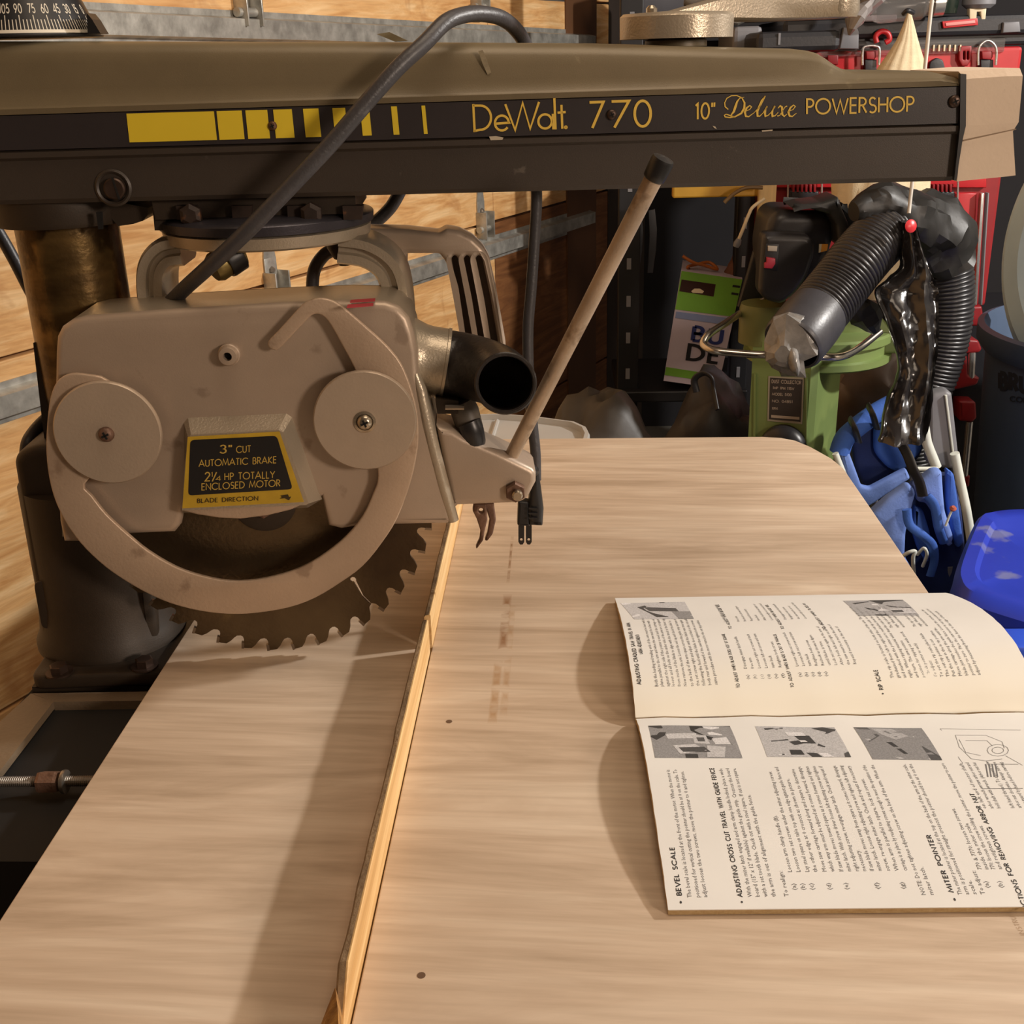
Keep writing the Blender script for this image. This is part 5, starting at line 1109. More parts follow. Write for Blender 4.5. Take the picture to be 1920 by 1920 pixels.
# grey refuse bags and their strap
for i, (lab_, px, py, Y, rx, rz, sd) in enumerate([('dark grey plastic sack slumped left of the green machine post', 1345, 800, 2.50, .15, .17, 1.3), ('dusty grey tarpaulin heap beside the garage door bottom', 1130, 820, 2.28, .15, .15, 5.1)]):
    P = V(px, py, Y); bm = bmesh.new(); bmesh.ops.create_icosphere(bm, subdivisions=4, radius=1)
    for v in bm.verts:
        d = v.co.copy(); f = 1+.16*mnoise.noise(d*1.8+Vector((sd, 0, 0)))+.07*mnoise.noise(d*5+Vector((sd, 0, 0)))+.05*abs(mnoise.noise(d*9))
        v.co = Vector((P.x+d.x*rx*f, P.y+d.y*rx*1.1*f, P.z/2+d.z*(P.z/2+rz*.62)*f)); v.co.z = max(v.co.z, .001)
    o = MB().bm(bm).build('plastic_sack' if i == 0 else 'tarpaulin', mat('sack_grey_%d' % i, ['29272b', '3d3935'][i], .5, 0, .2, (10, 10, 10), .3, 40), None, True, 60); tag(o, lab_, 'sack' if i == 0 else 'tarpaulin')
tag(vt('carry_strap', [(1306, 735, 2.2), (1302, 712, 2.2), (1318, 700, 2.19), (1334, 708, 2.18), (1338, 730, 2.18), (1345, 768, 2.16)], .007, m_blk, None, flat=.5), 'black webbing strap looped on the grey sack', 'strap')
# yellow level and stick on the rack, hanging tools
ye = tag(vbx('yellow_level', 1262, 340, 1442, 368, 2.80, 2.83, mat('level_yellow', 'b58a2a', .5)), 'yellow level lying across the rack under the arm', 'spirit level')
tag(vbx('pine_stick', 1424, 340, 1440, 640, 2.78, 2.80, mat('pine_strip', 'c9ac78', .7, 0, .1, (100, 100, 5))), 'narrow pine stick standing left of the red crates', 'wooden stick')
hk = vt('paint_brush', [(1434, 372, 2.75), (1412, 388, 2.75), (1404, 402, 2.75), (1392, 432, 2.75), (1382, 456, 2.75)], .004, m_cream); tag(hk, 'long thin handled brush hanging beside the pine stick', 'brush')
MB().lathe([(.006, 0), (.009, .01), (.007, .02)], V(1386, 448, 2.75), V(1378, 466, 2.75)-V(1386, 448, 2.75), 10).build('brush_tip', m_gray, hk, True)
h2 = vt('wire_hook', [(1430, 352, 2.76), (1400, 352, 2.76), (1378, 362, 2.76), (1364, 374, 2.76), (1358, 380, 2.76)], .0045, mat('hook_brown', '6a5230', .5)); tag(h2, 'brown bent wire hook under the yellow level', 'hook')

# ---------------------------------------------------------------- dust collector
dcx_ = V(1480, 700, 2.15)
dc = thing('dust_collector', 'green dust collector with black motor, chrome handle and canvas bag beyond the table', 'dust collector', (dcx_.x, 2.2, 0))
zt_ = V(1450, 640, 2.15).z
foot = [V(1406, 760, 2.16), V(1516, 760, 2.11), V(1530, 760, 2.115), V(1571, 760, 2.21), V(1440, 760, 2.27)]
foot = [Vector((p.x, p.y, 0)) for p in foot]; MB().rings([foot, [p+Vector((0, 0, zt_)) for p in foot]]).build('column_post', m_green, dc)
fd = (foot[1]-foot[0]).normalized(); fnn = Vector((fd.y, -fd.x, 0))
def fp_(px, py, off=.0):                 # point on the post's front face
    r = ray(px, py); o_ = foot[0]+fnn*off; k = (o_-CAM).dot(fnn)/r.dot(fnn); return CAM+r*k
for xa in (1414, 1510): MB().prism([fp_(xa, 700, .001), fp_(xa+4, 700, .001), fp_(xa+3, 850, .001), fp_(xa-1, 850, .001)], fnn*.003).build('post_bead', m_green, dc)
npl = MB().prism([fp_(442, 0)]*0 or [fp_(1441, 705, .0005), fp_(1508, 708, .0005), fp_(1504, 795, .0005), fp_(1439, 789, .0005)], fnn*.001).build('data_plate', mat('plate_cream', 'a59f8e', .5), dc)
MB().prism([fp_(1444, 708, .0016), fp_(1505, 711.5, .0016), fp_(1501, 791, .0016), fp_(1442, 786, .0016)], fnn*.0004).build('plate_ground', mat('plate_dark', '3c3634', .5), npl)
for s, x0, x1, y, c_ in [('DUST COLLECTOR', 1447, 1502, 718, 6), ('1HP 1PH 115V', 1449, 1489, 729.5, 4.5), ('MODEL 5100', 1448, 1484, 741, 4.5), ('NO. 04851', 1448, 1486, 754, 4.5), ('RPM', 1448, 1458, 768, 4.5)]:
    mb = MB(); sl = (x1-x0)*.045; a = fp_(x0, y, .0022); textline(mb, s, a, fp_(x1, y+sl, .0022), fp_(x0, y-c_, .0022)-a, .17); mb.build('plate_text', mat('plate_letters', 'b8ab9c', .5) if s[0] == 'D' else bpy.data.materials['plate_letters'], npl)
MB().prism([fp_(1446, 778, .0021), fp_(1499, 782, .0021), fp_(1499, 787, .0021), fp_(1446, 783, .0021)], fnn*.0003).build('maker_strip', bpy.data.materials['plate_letters'], npl)
bs_ = fp_(1470, 838, .0); MB().lathe([(.046, 0), (.046, .012), (.040, .022), (.028, .028), (0, .030)], bs_, fnn, 32).build('inlet_cap', m_blackm, dc, True, 50)
def drum(name, px, py0, py1, rpx, Y, material, lip=True):
    c_ = V(px, py1, Y); z0, z1 = c_.z, V(px, py0, Y).z; R_ = rpx*Y/FPX
    pf = [(R_*.96, 0), (R_, .004), (R_, .016), (R_*.93, .018), (R_*.93, z1-z0-.02), (R_, z1-z0-.018), (R_, z1-z0-.004), (R_*.97, z1-z0)] if lip else [(R_, 0), (R_, z1-z0-.01), (R_*.95, z1-z0)]
    return MB().lathe(pf, (c_.x, Y, z0), (0, 0, 1), 48).build(name, material, dc, True, 40)
drum('blower_housing', 1530, 612, 668, 136, 2.26, m_green); drum('inlet_drum', 1432, 568, 640, 48, 2.20, m_greend, False)
vp('outlet_duct', [(1545, 612), (1570, 590), (1650, 590), (1690, 640), (1690, 664), (1560, 664)], 2.20, .12, m_green, dc, .006, r=8)
mt_ = V(1500, 440, 2.2)
vp('motor_shell', [(1442, 412), (1460, 395), (1550, 397), (1568, 408), (1572, 430), (1560, 462), (1540, 560), (1440, 560), (1432, 470)], 2.17, .16, m_blackm, dc, .02, r=14, bseg=4)
swb = vp('switch_box', [(1431, 442), (1444, 438), (1516, 441), (1527, 452), (1528, 480), (1514, 520), (1492, 552), (1466, 572), (1436, 564), (1423, 548), (1427, 480)], 2.12, .06, m_blackm, dc, .012, r=10, bseg=4)
vp('rocker_switch', [(1440, 461), (1458, 462), (1457, 472), (1440, 471)], 2.115, .01, mat('switch_white', 'b5aea4', .5), swb, .0015)
vp('stop_button', [(1438, 483), (1454, 485), (1454, 495), (1448, 504), (1434, 503), (1434, 494), (1438, 492)], 2.110, .014, mat('switch_red', 'b02f46', .4), swb, .0015)
vp('switch_frame', [(1436, 457), (1461, 458), (1458, 508), (1431, 506)], 2.119, .004, m_blk, swb, .001)
vp('warning_label', [(1536, 458), (1553, 458), (1551, 470), (1536, 474)], 2.165, .004, mat('label_orange', 'd9902f', .5), dc, .0005); vp('label_white', [(1536, 458), (1541, 458), (1539, 473), (1535, 474)], 2.163, .003, m_cream, dc, .0004)
vt('chrome_handle', [(1440, 560, 2.24), (1400, 580, 2.22), (1360, 606, 2.12), (1328, 628, 2.06), (1319, 646, 2.04), (1338, 657, 2.02), (1380, 662, 2.01), (1440, 666, 2.0), (1540, 670, 2.0), (1580, 668, 2.02), (1612, 652, 2.06), (1650, 622, 2.10)], .0068, m_chrome, dc, 16)
# canvas filter bag
fb = []; NB = 40
for y, xl, xr in [(-30, 1702, 1706), (18, 1702, 1707), (26, 1701, 1709), (50, 1692, 1715), (75, 1681, 1721), (100, 1665, 1728), (128, 1645, 1736), (190, 1622, 1744), (260, 1592, 1746), (345, 1560, 1742), (400, 1562, 1738), (480, 1575, 1725), (560, 1590, 1715)]:
    Y = 2.62; a, b = V(xl, y, Y), V(xr, y, Y); c_ = (a+b)/2; rx = (b-a).length/2
    fb.append([c_+Vector((cos(2*pi*j/NB)*rx*(1+.0), sin(2*pi*j/NB)*rx*.8*(1+.09*sin(j*1.1*2+y*.01)), .0)) for j in range(NB)])
fb[0] = [p*.6+fb[1][j]*.4+Vector((0, 0, 0)) for j, p in enumerate(fb[0])]
fb = fb[1:][::-1]
MB().rings(fb).build('filter_bag', m_canvas, dc, True, 80)
for q in ([(1690, 70), (1682, 100), (1664, 145)], [(1703, 40), (1701, 60), (1702, 80)]):
    pass
vt('bag_tie', [(1694, 26, 2.60), (1702, 20, 2.59), (1712, 24, 2.60)], .005, m_blk, dc)
# ---------------------------------------------------------------- hose
hose = standing('dust_hose', 'thick black ribbed hose looped beside the black motor of the green machine', 'hose', 1600, 2.0)
hp = smoothpath([V(*p) for p in [(1528, 592, 1.955), (1566, 545, 1.99), (1604, 496, 2.02), (1640, 455, 2.06), (1675, 425, 2.11), (1712, 412, 2.16), (1748, 436, 2.19), (1768, 486, 2.2), (1774, 560, 2.2), (1765, 636, 2.2), (1746, 700, 2.2), (1724, 750, 2.2), (1708, 800, 2.2), (1704, 860, 2.2), (1700, 940, 2.2), (1698, 1040, 2.2)]], 40)
# resample evenly, four rings to each corrugation
acc = [0]; 
for a, b in zip(hp, hp[1:]): acc.append(acc[-1]+(b-a).length)
def at_(s):
    import bisect
    i = min(max(bisect.bisect_left(acc, s), 1), len(acc)-1); k = (s-acc[i-1])/max(1e-9, acc[i]-acc[i-1]); return hp[i-1].lerp(hp[i], k)
pit = .0078; nR = int(acc[-1]/pit*5); pth = [at_(acc[-1]*i/nR) for i in range(nR+1)]
rad = [.0503+.0016*(1, 1, .35, -1, .35)[i % 5] for i in range(nR+1)]
MB().tube(pth, rad, 32).build('ribbed_tube', m_hose, hose, True, 80)
ca_, cb_ = V(1485, 646, 1.90), V(1532, 588, 1.958); dd = (cb_-ca_).normalized(); Lc = (cb_-ca_).length
MB().lathe([(.0470, .02), (.0470, .0), (.0505, -.001), (.0525, .002), (.0540, .006), (.0545, Lc*.7), (.053, Lc), (.048, Lc+.004)], ca_, dd, 48, False).build('hose_cuff', m_cuff, hose, True, 40)
crumple('stuffed_wrap', [(1500, 632, 1.93), (1484, 646, 1.905), (1474, 656, 1.885), (1470, 662, 1.87)], [.030, .040, .038, .012], m_foil, hose, 15, 3, .42, 34, seed=2.0, angle_=10)
crumple('wrap_tail', [(1484, 655, 1.885), (1486, 672, 1.875), (1490, 690, 1.875), (1494, 704, 1.88)], [.012, .019, .016, .004], m_foil, hose, 20, 6, .18, 40, flat=.5, seed=4.0)
# the black plastic sheet tied around the hose
sheet = standing('plastic_sheet', 'crumpled glossy black plastic sheet hanging from the looped hose', 'plastic sheet', 1700, 2.0)
rows = [(415, 1688, 1712), (440, 1690, 1718), (470, 1690, 1728), (505, 1688, 1741), (530, 1655, 1752), (548, 1640, 1757), (590, 1655, 1757), (640, 1672, 1756), (690, 1683, 1751), (730, 1674, 1746), (780, 1656, 1740), (826, 1646, 1734)]
rp_ = smoothpath([Vector(r) for r in rows], 6); rg = []; NS = 44
for y, xl, xr in rp_:
    yy_ = 2.03-.17*max(0, (y-430)/400); a, b = V(xl, y, yy_), V(xr, y, yy_); c_ = (a+b)/2; rx = (b-a).length/2; rr_ = []
    for j in range(NS):
        an = 2*pi*j/NS; p = c_+Vector((cos(an)*rx, sin(an)*.020, 0))
        f = mnoise.noise(Vector((p.x*34, j*.05, p.z*9)))*.022+mnoise.noise(p*60)*.006+abs(mnoise.noise(Vector((p.x*70, 0, p.z*20))))*-.008
        rr_.append(p+Vector((0, f-.006*sin(j*.9), 0)))
    rg.append(rr_)
MB().rings(rg[::-1]).build('hanging_sheet', m_bag, sheet, True, 30)
crumple('sheet_wrap', [(1600, 396, 2.06), (1640, 384, 2.08), (1680, 398, 2.10), (1716, 408, 2.12), (1752, 434, 2.16), (1776, 486, 2.19)], [.016, .034, .040, .047, .053, .054], m_bagd, sheet, 28, 5, .24, 20, seed=1.0, angle_=24)
vp('sheet_flap', [(1484, 390), (1505, 384), (1540, 380), (1572, 369), (1580, 392), (1592, 420), (1596, 446), (1584, 470), (1571, 456), (1569, 424), (1556, 402), (1520, 392)], 2.12, .10, m_bagd, sheet, .008, r=3)
vp('sheet_flap', [(1580, 380), (1600, 398), (1612, 430), (1596, 452), (1584, 410)], 2.16, .06, m_bagd, sheet, .008, r=3)
crumple('sheet_end', [(1590, 560, 2.02), (1620, 590, 2.02), (1642, 622, 2.03)], [.012, .026, .008], m_bagd, sheet, 11, 3, .4, 30, seed=9.0, angle_=10)
vp('black_gusset', [(1436, 398), (1446, 440), (1440, 560), (1384, 576), (1400, 520), (1420, 450)], 2.30, .02, m_bagd, sheet, .004)
vt('sheet_strap', [(1684, 822, 1.86), (1700, 850, 1.85), (1712, 880, 1.84), (1724, 905, 1.84), (1730, 930, 1.84)], .009, m_bagd, sheet, flat=.4)
cl = MB().lathe([(.0001, 0), (.008, .001), (.011, .003), (.008, .005), (.0001, .006)], V(1706, 424, 1.985), Vector((.3, -1, .2)), 20).build('red_clip', mat('clip_red', 'cf3038', .35), None, True); tag(cl, 'small oval red clip pinned on the black plastic sheet', 'clip')
tag(vt('white_string', [(1772, -190, 2.035), (1749, -12, 2.04), (1734, 130, 2.045), (1710, 345, 2.04), (1704, 400, 2.03)], .0032, mat('string_white', 'cfc8bd', .7), None, 8, 4), 'taut white string holding the black sheet up from the ceiling', 'string')

# ---------------------------------------------------------------- red and black crates
def crate(name, label, px0, px1, py0, py1, Y, body, group=None):
    t = thing(name, label, 'tool crate', (V((px0+px1)/2, py1, Y).x, Y+.15, max(0, V(px0, py1, Y).z)), group)
    vbx('crate_body', px0, py0, px1, py1, Y, Y+.34, body, t, .008); return t
G_ = 'red and black stacked tool crates'
c1 = crate('tool_crate', 'long black lidded tool crate with red label, topmost of the stack', 1480, 1985, 46, 82, 2.86, m_blk, G_)
vbx('crate_lid', 1470, 38, 1990, 62, 2.84, 3.22, m_blk, c1, .01)
rl = vp('red_label', [(1767, 40), (1833, 34), (1834, 47), (1769, 53)], 2.832, .006, m_red, c1, .001); vp('label_script', [(1773, 43), (1828, 38), (1829, 43), (1774, 49)], 2.830, .002, mat('label_pinkish', 'd98a86', .5), rl, .0005)
vp('grey_latch', [(1582, 52), (1606, 48), (1611, 60), (1610, 92), (1574, 92)], 2.83, .02, m_gray, c1, .003); vp('grey_latch', [(1882, 42), (1912, 40), (1914, 60), (1880, 62)], 2.83, .02, m_gray, c1, .003)
c2 = crate('tool_crate', 'red organiser crate with clear lid and silver bail latches, second from top', 1500, 1890, 98, 314, 2.86, m_red, G_)
vbx('clear_lid', 1496, 80, 1884, 99, 2.85, 3.18, m_clear, c2, .006)
for px, w_ in ((1617, 32), (1834, 34)):
    vt('bail_latch', [(px, 122, 2.835), (px+1, 92, 2.835), (px+w_*.35, 78 if px > 1700 else 86, 2.835), (px+w_*.7, 78 if px > 1700 else 86, 2.835), (px+w_, 92, 2.835), (px+w_-1, 122, 2.835)], .0030, m_silver, c2, 8)
    vp('latch_button', [(px+7, 96), (px+w_-7, 96), (px+w_-6, 106), (px+w_-9, 112), (px+8, 111)], 2.84, .02, m_redd, c2, .002); vp('latch_body', [(px+5, 112), (px+w_-5, 112), (px+w_-5, 138), (px+5, 138)], 2.842, .02, m_blk, c2, .002)
vp('side_vent', [(1552, 103), (1572, 103), (1572, 121), (1552, 121)], 2.85, .01, m_redd, c2, .002)
vt('round_latch', [(1644, 80, 2.83), (1642, 68, 2.83), (1652, 59, 2.83), (1664, 62, 2.83), (1668, 74, 2.83), (1660, 80, 2.83)], .006, m_red, c1, 10)
vp('thumb_recess', [(1742, 130), (1744, 116), (1756, 108), (1768, 112), (1773, 130)], 2.85, .01, m_blk, c2, .002, r=4)
vp('ladder_latch', [(1799, 86), (1822, 86), (1822, 112), (1814, 124), (1804, 124), (1798, 112)], 2.845, .016, m_redd, c2, .002, [[(1806, 96), (1810, 96), (1810, 112), (1806, 112)], [(1813, 96), (1817, 96), (1817, 112), (1813, 112)]])
for k in range(6): vp('lid_tab', [(1750+k*10, 84), (1753+k*10, 84), (1752+k*10, 96), (1749+k*10, 96)], 2.845, .006, m_cream, c2, .0005)
c3 = crate('tool_crate', 'red crate with wide black toothed latches, just below the saw arm', 1437, 1848, 322, 574, 2.86, m_redd, G_)
vp('crate_rim', [(1437, 322), (1850, 322), (1850, 352), (1437, 352)], 2.845, .02, m_red, c3, .003)
for px in (1480, 1735):
    vp('black_latch', [(px, 356), (px+56, 358), (px+56, 398), (px+48, 406), (px+6, 402), (px, 392)], 2.83, .03, m_blk, c3, .006, r=4)
    vt('bail_latch', [(px-3, 396, 2.835), (px-2, 340, 2.835)], .0025, m_silver, c3, 8, 0); vt('bail_latch', [(px+60, 396, 2.835), (px+61, 340, 2.835)], .0025, m_silver, c3, 8, 0)
    for k in range(6): vp('latch_tooth', [(px+6+k*8, 346), (px+10+k*8, 346), (px+10+k*8, 360), (px+6+k*8, 360)], 2.828, .02, m_redd, c3, .0005)
vp('red_side_panel', [(1790, 362), (1832, 362), (1822, 556), (1780, 556)], 2.84, .03, m_red, c3, .003)
vp('side_rail', [(1840, 362), (1846, 362), (1832, 572), (1826, 572)], 2.82, .02, m_silver, c3, .002); vp('side_rail', [(1852, 362), (1855, 362), (1842, 572), (1839, 572)], 2.82, .02, m_gray, c3, .0015)
c4 = crate('tool_crate', 'black rolling crate with red corner guards and silver tubes at the bottom of the stack', 1700, 1840, 600, 1560, 2.90, m_blk, G_)
for pts in ([(1800, 576), (1842, 574), (1845, 600), (1836, 612), (1805, 612)], [(1806, 636), (1835, 638), (1842, 655), (1836, 662), (1808, 664)], [(1772, 662), (1812, 650), (1816, 705), (1838, 708), (1832, 722), (1790, 732), (1770, 728)], [(1798, 752), (1830, 754), (1832, 784), (1824, 792), (1800, 790)], [(1806, 892), (1820, 892), (1818, 914), (1806, 914)], [(1700, 700), (1772, 695), (1772, 735), (1700, 740)]):
    vp('corner_guard', pts, 2.85, .06, m_redd, c4, .006, r=4)
vt('silver_tube', [(1822, 660, 2.86), (1820, 708, 2.86)], .010, m_silver, c4, 14, 0); vt('silver_tube', [(1818, 790, 2.86), (1808, 895, 2.86)], .009, m_silver, c4, 14, 0)
# clutter on top of the crates
tag(vbx('hard_case', 1421, 60, 1576, 96, 2.70, 2.90, m_blk, None, .012), 'black hard case behind the crank arm, left of the crates', 'case'); vbx('case_seam', 1460, 62, 1463, 84, 2.697, 2.70, m_gray, bpy.data.objects['hard_case'], 0)
tag(vbx('grey_bin', 1376, 50, 1428, 101, 2.92, 3.2, m_gray, None, .01), 'plain grey tub standing left of the black hard case', 'tub')
tag(vbx('grey_bin', 1188, -40, 1300, 78, 3.3, 3.5, mat('dark_grey_tub', '44444a', .6), None, .01), 'dark grey tub behind the crank disc by the rack post', 'tub')
tag(crumple('plastic_bag', [(1285, -6, 3.0), (1360, 6, 3.0), (1440, 2, 3.0), (1500, -4, 3.0)], [.02, .035, .04, .03], mat('bag_grey', '77736c', .35, 0, .15, (30, 30, 30)), None, amp=.3, seed=11), 'limp grey plastic bag on the shelf above the crank arm', 'bag')
tag(crumple('clear_bag', [(1592, 66, 2.70), (1600, 40, 2.70), (1625, 14, 2.72), (1650, -20, 2.72)], [.008, .03, .036, .04], mat('bag_pale', '8d8886', .25, 0, .15, (30, 30, 30)), None, n=12, k=2, amp=.4, freq=26, seed=12, flat=.5, angle_=10), 'shiny pale plastic bag right of the crank handle', 'bag')
for px, lab_ in ((1652, 'clear plastic jar lying left of the filter bag tip'),):
    j = tag(MB().lathe([(.03, 0), (.034, .01), (.034, .10), (.026, .11), (.026, .13)], V(1640, 14, 2.8), Vector((1, 0, .05)), 28).build('clear_jar', m_clear, None, True), lab_, 'jar')
    MB().lathe([(.029, 0), (.029, .022)], V(1640, 14, 2.8)+Vector((.125, 0, .006)), Vector((1, 0, .05)), 24).build('jar_lid', m_silver, j, True)
tag(vbx('flat_box', 1620, 29, 1682, 39, 2.82, 3.0, mat('pale_box', '9a8f90', .7), None, .003), 'thin pale box lying on the black crate lid', 'box')
gl = tag(MB().lathe([(.034, 0), (.036, .02), (.036, .07), (.030, .08)], V(1764, 26, 2.86), (0, 0, 1), 24).build('dark_jar', mat('dark_glass', '1c2620', .15, 0, .1), None, True), 'dark glass jar with pale lid right of the white string', 'jar')
MB().lathe([(.037, .03), (.037, .036)], V(1764, 26, 2.86), (0, 0, 1), 24).build('pale_band', m_cream, gl, True)
cm = tag(MB().lathe([(.026, 0), (.036, .008), (.036, .05), (.03, .06)], V(1834, 16, 2.86), (0, 0, 1), 24).build('bench_clamp', m_gray, None, True), 'grey clamp head with white foot on the black crate lid', 'clamp')
vp('white_foot', [(1818, 16), (1850, 15), (1848, 37), (1840, 37), (1839, 22), (1832, 22), (1831, 37), (1818, 37)], 2.84, .02, m_cream, cm, .002)

# ---------------------------------------------------------------- trash can with its lid
yT = 2.35; pc_ = V(2142, 700, yT); m_can = mat('navy_grey_can', '46566e', .5, 0, .08, (6, 6, 6), .05, 200); zR = V(1900, 655, yT-.15).z
can = thing('trash_can', 'tall navy grey round trash can with raised lettering at the right edge', 'trash can', (pc_.x, yT, 0))
RC = .315
MB().lathe([(RC*.86, 0), (RC*.965, zR-.10), (RC*.97, zR-.05), (RC, zR-.048), (RC*1.04, zR-.03), (RC*1.04, zR), (RC*1.0, zR+.004), (RC*.97, zR-.01), (RC*.9, zR-.5), (.001, zR-.5)], (pc_.x, yT, 0), (0, 0, 1), 96, True).build('can_body', m_can, can, True, 40)
mb = MB(); s = 'BRUTE'
def cyl(px, py):
    r = ray(px, py); o_ = Vector((CAM.x-pc_.x, CAM.y-yT)); d = Vector((r.x, r.y)); rr_ = RC*.962+.002
    A_, B_, C_ = d.dot(d), 2*o_.dot(d), o_.dot(o_)-rr_*rr_; k = (-B_-math.sqrt(max(0, B_*B_-4*A_*C_)))/(2*A_); return CAM+r*k
W_ = textwidth(s, .2); text(mb, s, lambda x, y: cyl(1874+x/W_*92, 728-y*29+x/W_*14), .30, .2); mb.build('can_lettering', mat('can_ink', '1a2230', .6), can)
mb = MB(); s = 'CONTAINER'; W_ = textwidth(s); text(mb, s, lambda x, y: cyl(1894+x/W_*80, 752-y*9+x/W_*8), .2); mb.build('can_small_text', bpy.data.materials['can_ink'], can)
lc = V(2100, 478, 2.22); axl = Vector((-.92, -.39, .10)).normalized()
lidm = mat('pale_blue_lid', 'b4c9d4', .5, 0, .08, (5, 5, 5), .05, 100)
ld = MB().lathe([(.002, .018), (.16, .018), (.20, .010), (.225, .026), (.262, .026), (.272, .008), (.290, .004), (.298, -.004), (.298, -.040), (.292, -.042), (.288, -.006), (.002, .004)], lc, axl, 96, True).build('can_lid', lidm, None, True, 30)
tag(ld, 'pale blue round lid standing on edge in the trash can', 'lid')
# ---------------------------------------------------------------- blue recycling bin bottom right
zb_ = .52; OB = [(1822, 990), (1846, 976), (1900, 970), (2010, 972), (2130, 990), (2210, 1130), (2120, 1210), (1990, 1206), (1900, 1184), (1806, 1150), (1780, 1120), (1784, 1080)]
ob = sm2([(T(x, y, zb_).x, T(x, y, zb_).y) for x, y in OB], 4); cb_2 = Vector((sum(p[0] for p in ob)/len(ob), sum(p[1] for p in ob)/len(ob)))
def br_(f, z): return [Vector((cb_2.x+(p[0]-cb_2.x)*f, cb_2.y+(p[1]-cb_2.y)*f, z)) for p in ob]
m_bin = mat('blue_bin_plastic', '2438ae', .42, 0, .08, (6, 6, 6), .05, 120, spots=('7f8296', 11, .60, .6))
rb = thing('recycling_bin', 'muddy bright blue lidded bin at the lower right behind the manual', 'bin', (cb_2.x, cb_2.y, 0))
MB().rings([br_(.985, zb_-.052), br_(1.0, zb_-.05), br_(1.0, zb_-.030), br_(.975, zb_-.022), br_(.95, zb_+.014), br_(.88, zb_+.026), br_(.72, zb_+.026), br_(.66, zb_+.018), br_(.2, zb_+.018)]).build('bin_lid', m_bin, rb, True, 40)
MB().rings([br_(.78, 0), br_(.90, zb_-.12), br_(.94, zb_-.118), br_(.94, zb_-.08), br_(.90, zb_-.078), br_(.91, zb_-.05)]).build('bin_body', m_bin, rb, True, 40)
ph_ = V(1912, 1236, 1.42); MB().box((ph_.x-.045, 1.40, ph_.z-.02), (ph_.x+.05, 1.46, ph_.z+.03), .008).build('lid_latch', mat('bin_latch', '2a52d0', .4), rb, True)

# ---------------------------------------------------------------- folded blue camp chairs and neighbours
ch = standing('camp_chair', 'folded blue canvas camp chair with black straps, leaning behind the table corner', 'camp chair', 1640, 2.0, 'folded blue camp chairs')
vt('rolled_edge', [(1574, 848, 2.080), (1584, 822, 2.080), (1608, 800, 2.080), (1640, 776, 2.090), (1672, 758, 2.100)], .019, m_blue, ch, 18)
for q in ((1600, 806), (1634, 781)): vt('black_strap', [(q[0]-6, q[1]-20, 2.075), (q[0]+2, q[1]-4, 2.050), (q[0]+10, q[1]+22, 2.065)], .008, m_blk, ch, 10, flat=.5)
vp('canvas_back', [(1596, 822), (1640, 790), (1700, 772), (1740, 800), (1730, 850), (1700, 892), (1660, 905), (1622, 918), (1604, 880)], 2.110, .025, m_navy, ch, .008, r=12)
vp('canvas_side', [(1640, 800), (1690, 790), (1736, 806), (1728, 850), (1690, 888), (1666, 880), (1640, 850)], 2.095, .02, m_blue, ch, .009, r=14)
vp('light_band', [(1574, 846), (1590, 842), (1600, 868), (1616, 912), (1632, 916), (1700, 880), (1708, 898), (1640, 944), (1620, 956), (1604, 936), (1586, 892)], 2.065, .02, m_bluel, ch, .006, r=5)
vt('chair_tube', [(1566, 850, 2.050), (1580, 885, 2.050), (1600, 930, 2.050), (1625, 980, 1.92)], .006, m_white, ch)
ch2 = standing('camp_chair', 'folded light blue camp chair with hanging strap loops, nearer the blue bin', 'camp chair', 1720, 1.9, 'folded blue camp chairs')
vp('canvas_seat', [(1640, 960), (1690, 925), (1730, 900), (1790, 890), (1806, 960), (1812, 1030), (1800, 1100), (1740, 1160), (1690, 1120), (1655, 1040)], 1.90, .03, m_navy, ch2, .01, r=16)
vp('canvas_panel', [(1634, 966), (1665, 938), (1706, 910), (1720, 922), (1712, 950), (1700, 1000), (1698, 1046), (1716, 1076), (1690, 1090), (1668, 1046), (1650, 1000)], 1.865, .03, m_bluel, ch2, .009, r=8)
vp('canvas_panel', [(1716, 912), (1752, 884), (1768, 884), (1771, 930), (1774, 962), (1790, 1010), (1782, 1030), (1766, 1010), (1752, 966), (1738, 945), (1722, 944)], 1.86, .03, m_bluel, ch2, .009, r=8)
vp('canvas_panel', [(1716, 950), (1732, 958), (1745, 1000), (1748, 1040), (1738, 1058), (1722, 1030), (1712, 1000)], 1.87, .02, m_blue, ch2, .006, r=6)
vp('canvas_panel', [(1776, 880), (1790, 890), (1800, 960), (1808, 1020), (1796, 1030), (1782, 990), (1776, 940)], 1.885, .02, m_blue, ch2, .006, r=6)
vt('strap_loop', [(1700, 955, 1.85), (1706, 984, 1.85), (1730, 1004, 1.845), (1748, 1022, 1.845), (1752, 1050, 1.85), (1744, 1080, 1.85)], .008, m_blue, ch2, 10, flat=.5)
vt('strap_loop', [(1738, 930, 1.85), (1752, 948, 1.845), (1760, 990, 1.845), (1770, 1018, 1.85)], .008, m_blue, ch2, 10, flat=.5)
for q_, f_ in (((1655, 1040, 1.905), (.02, .05)), ((1780, 1060, 1.905), (.02, .04))):
    a = V(*q_); MB().tube([a, Vector((a.x+f_[0], a.y+f_[1], .004))], .007, 12).build('frame_tube', m_gray, ch2, True)
for q_ in ((1640, 930, 2.09), (1712, 880, 2.09)):
    a = V(*q_); MB().tube([a, Vector((a.x+.03, a.y+.04, .004))], .007, 12).build('frame_tube', m_gray, ch, True)
vt('white_cord', [(1688, 1046, 1.85), (1704, 1036, 1.84), (1716, 1034, 1.84), (1712, 1046, 1.84), (1714, 1078, 1.85)], .0035, m_white, ch2, 8)
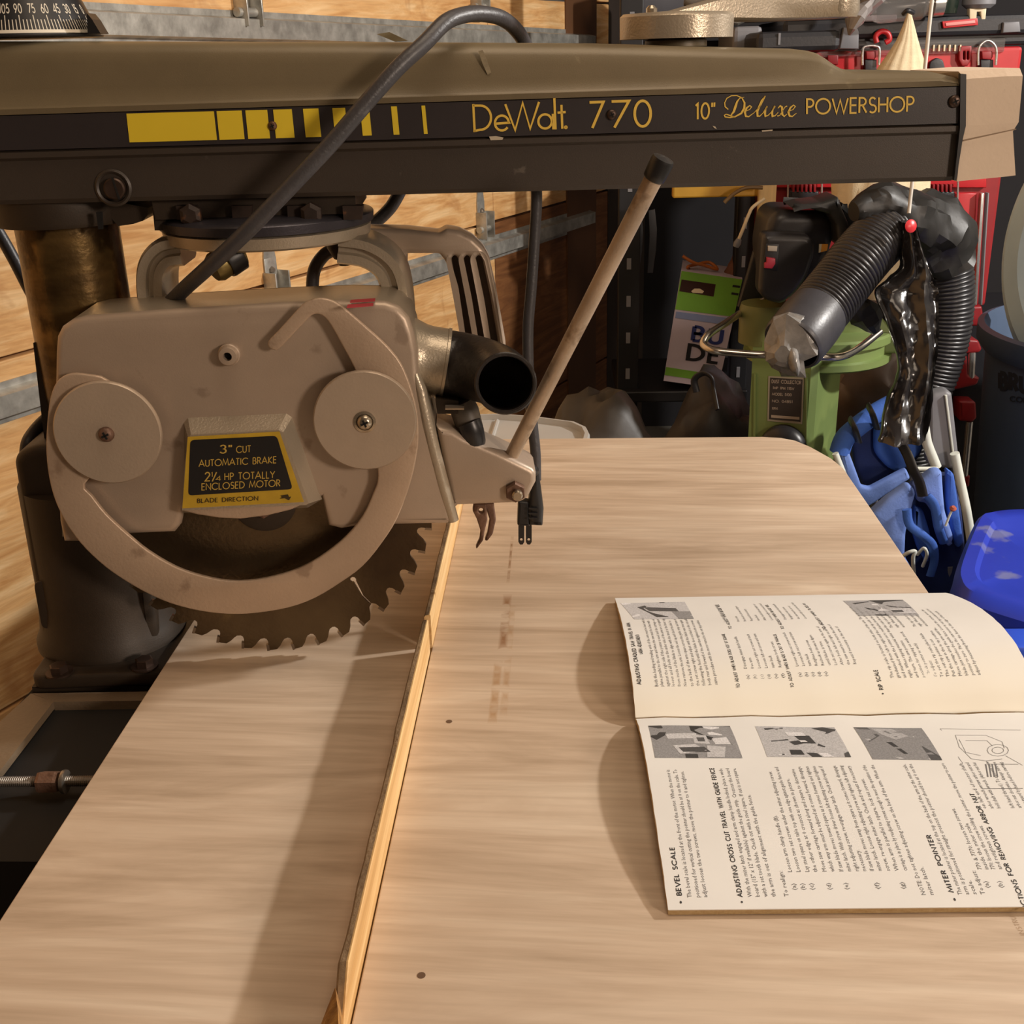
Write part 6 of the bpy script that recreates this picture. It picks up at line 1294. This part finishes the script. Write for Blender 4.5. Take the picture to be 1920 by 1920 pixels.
vt('white_cord', [(1720, 1040, 1.85), (1732, 1028, 1.84), (1738, 1040, 1.84), (1730, 1062, 1.85)], .0030, m_white, ch2, 8)
pnl = tag(vp('grey_board', [(1740, 748), (1752, 739), (1776, 733), (1786, 738), (1796, 830), (1804, 900), (1806, 940), (1797, 900), (1790, 880), (1756, 878), (1742, 872)], 2.06, .04, m_gray, None, .008, r=4), 'flat grey board standing upright behind the blue chairs', 'panel')
a = V(1765, 900, 2.07); b = V(1798, 900, 2.07); MB().box((a.x, 2.065, 0), (b.x, 2.095, a.z), .003).build('board_foot', m_gray, pnl)
vp('panel_edge', [(1772, 742), (1776, 741), (1792, 868), (1788, 868)], 2.055, .01, m_white, pnl, .001)
tag(vt('plastic_pipe', [(1733, 800, 2.0), (1738, 830, 2.0), (1748, 856, 2.0), (1756, 876, 2.0)], .009, m_white, None, 14, 2), 'short white pipe leaning by the hanging black sheet', 'pipe')
tag(vt('plastic_pipe', [(1716, 879, 1.98), (1758, 879, 1.98)], .004, m_white, None, 10, 0), 'thin white rod lying level below the short pipe', 'rod')
tag(vt('plastic_pole', [(1790, 850, 2.03), (1800, 900, 2.03), (1811, 950, 2.02), (1820, 1006, 2.01), (1826, 1060, 2.0), (1838, 1200, 1.98), (1860, 1480, 1.95)], .0085, m_white, None, 14, 2), 'long pale pole along the grey board edge', 'pole')
t_ = tag(vt('golf_tee', [(1786, 954, 1.84), (1779, 970, 1.84), (1773, 986, 1.84)], .0022, m_white, None, 8), 'tiny white peg with reddish head on the blue canvas', 'peg')
MB().lathe([(.005, -.003), (.006, 0), (.003, .004)], V(1787, 953, 1.838), (0, -.5, 1), 12).build('peg_head', mat('peg_red', 'a8553f', .6), t_, True)
tag(crumple('dust_sheet', [(1585, 850, 2.45), (1600, 760, 2.45), (1640, 700, 2.45), (1690, 665, 2.45)], [.05, .09, .09, .04], mat('brown_grey_film', '7c6b62', .35, 0, .18, (12, 12, 12)), None, amp=.2, freq=9, seed=21), 'brownish translucent dust film bundled right of the green post', 'dust sheet')
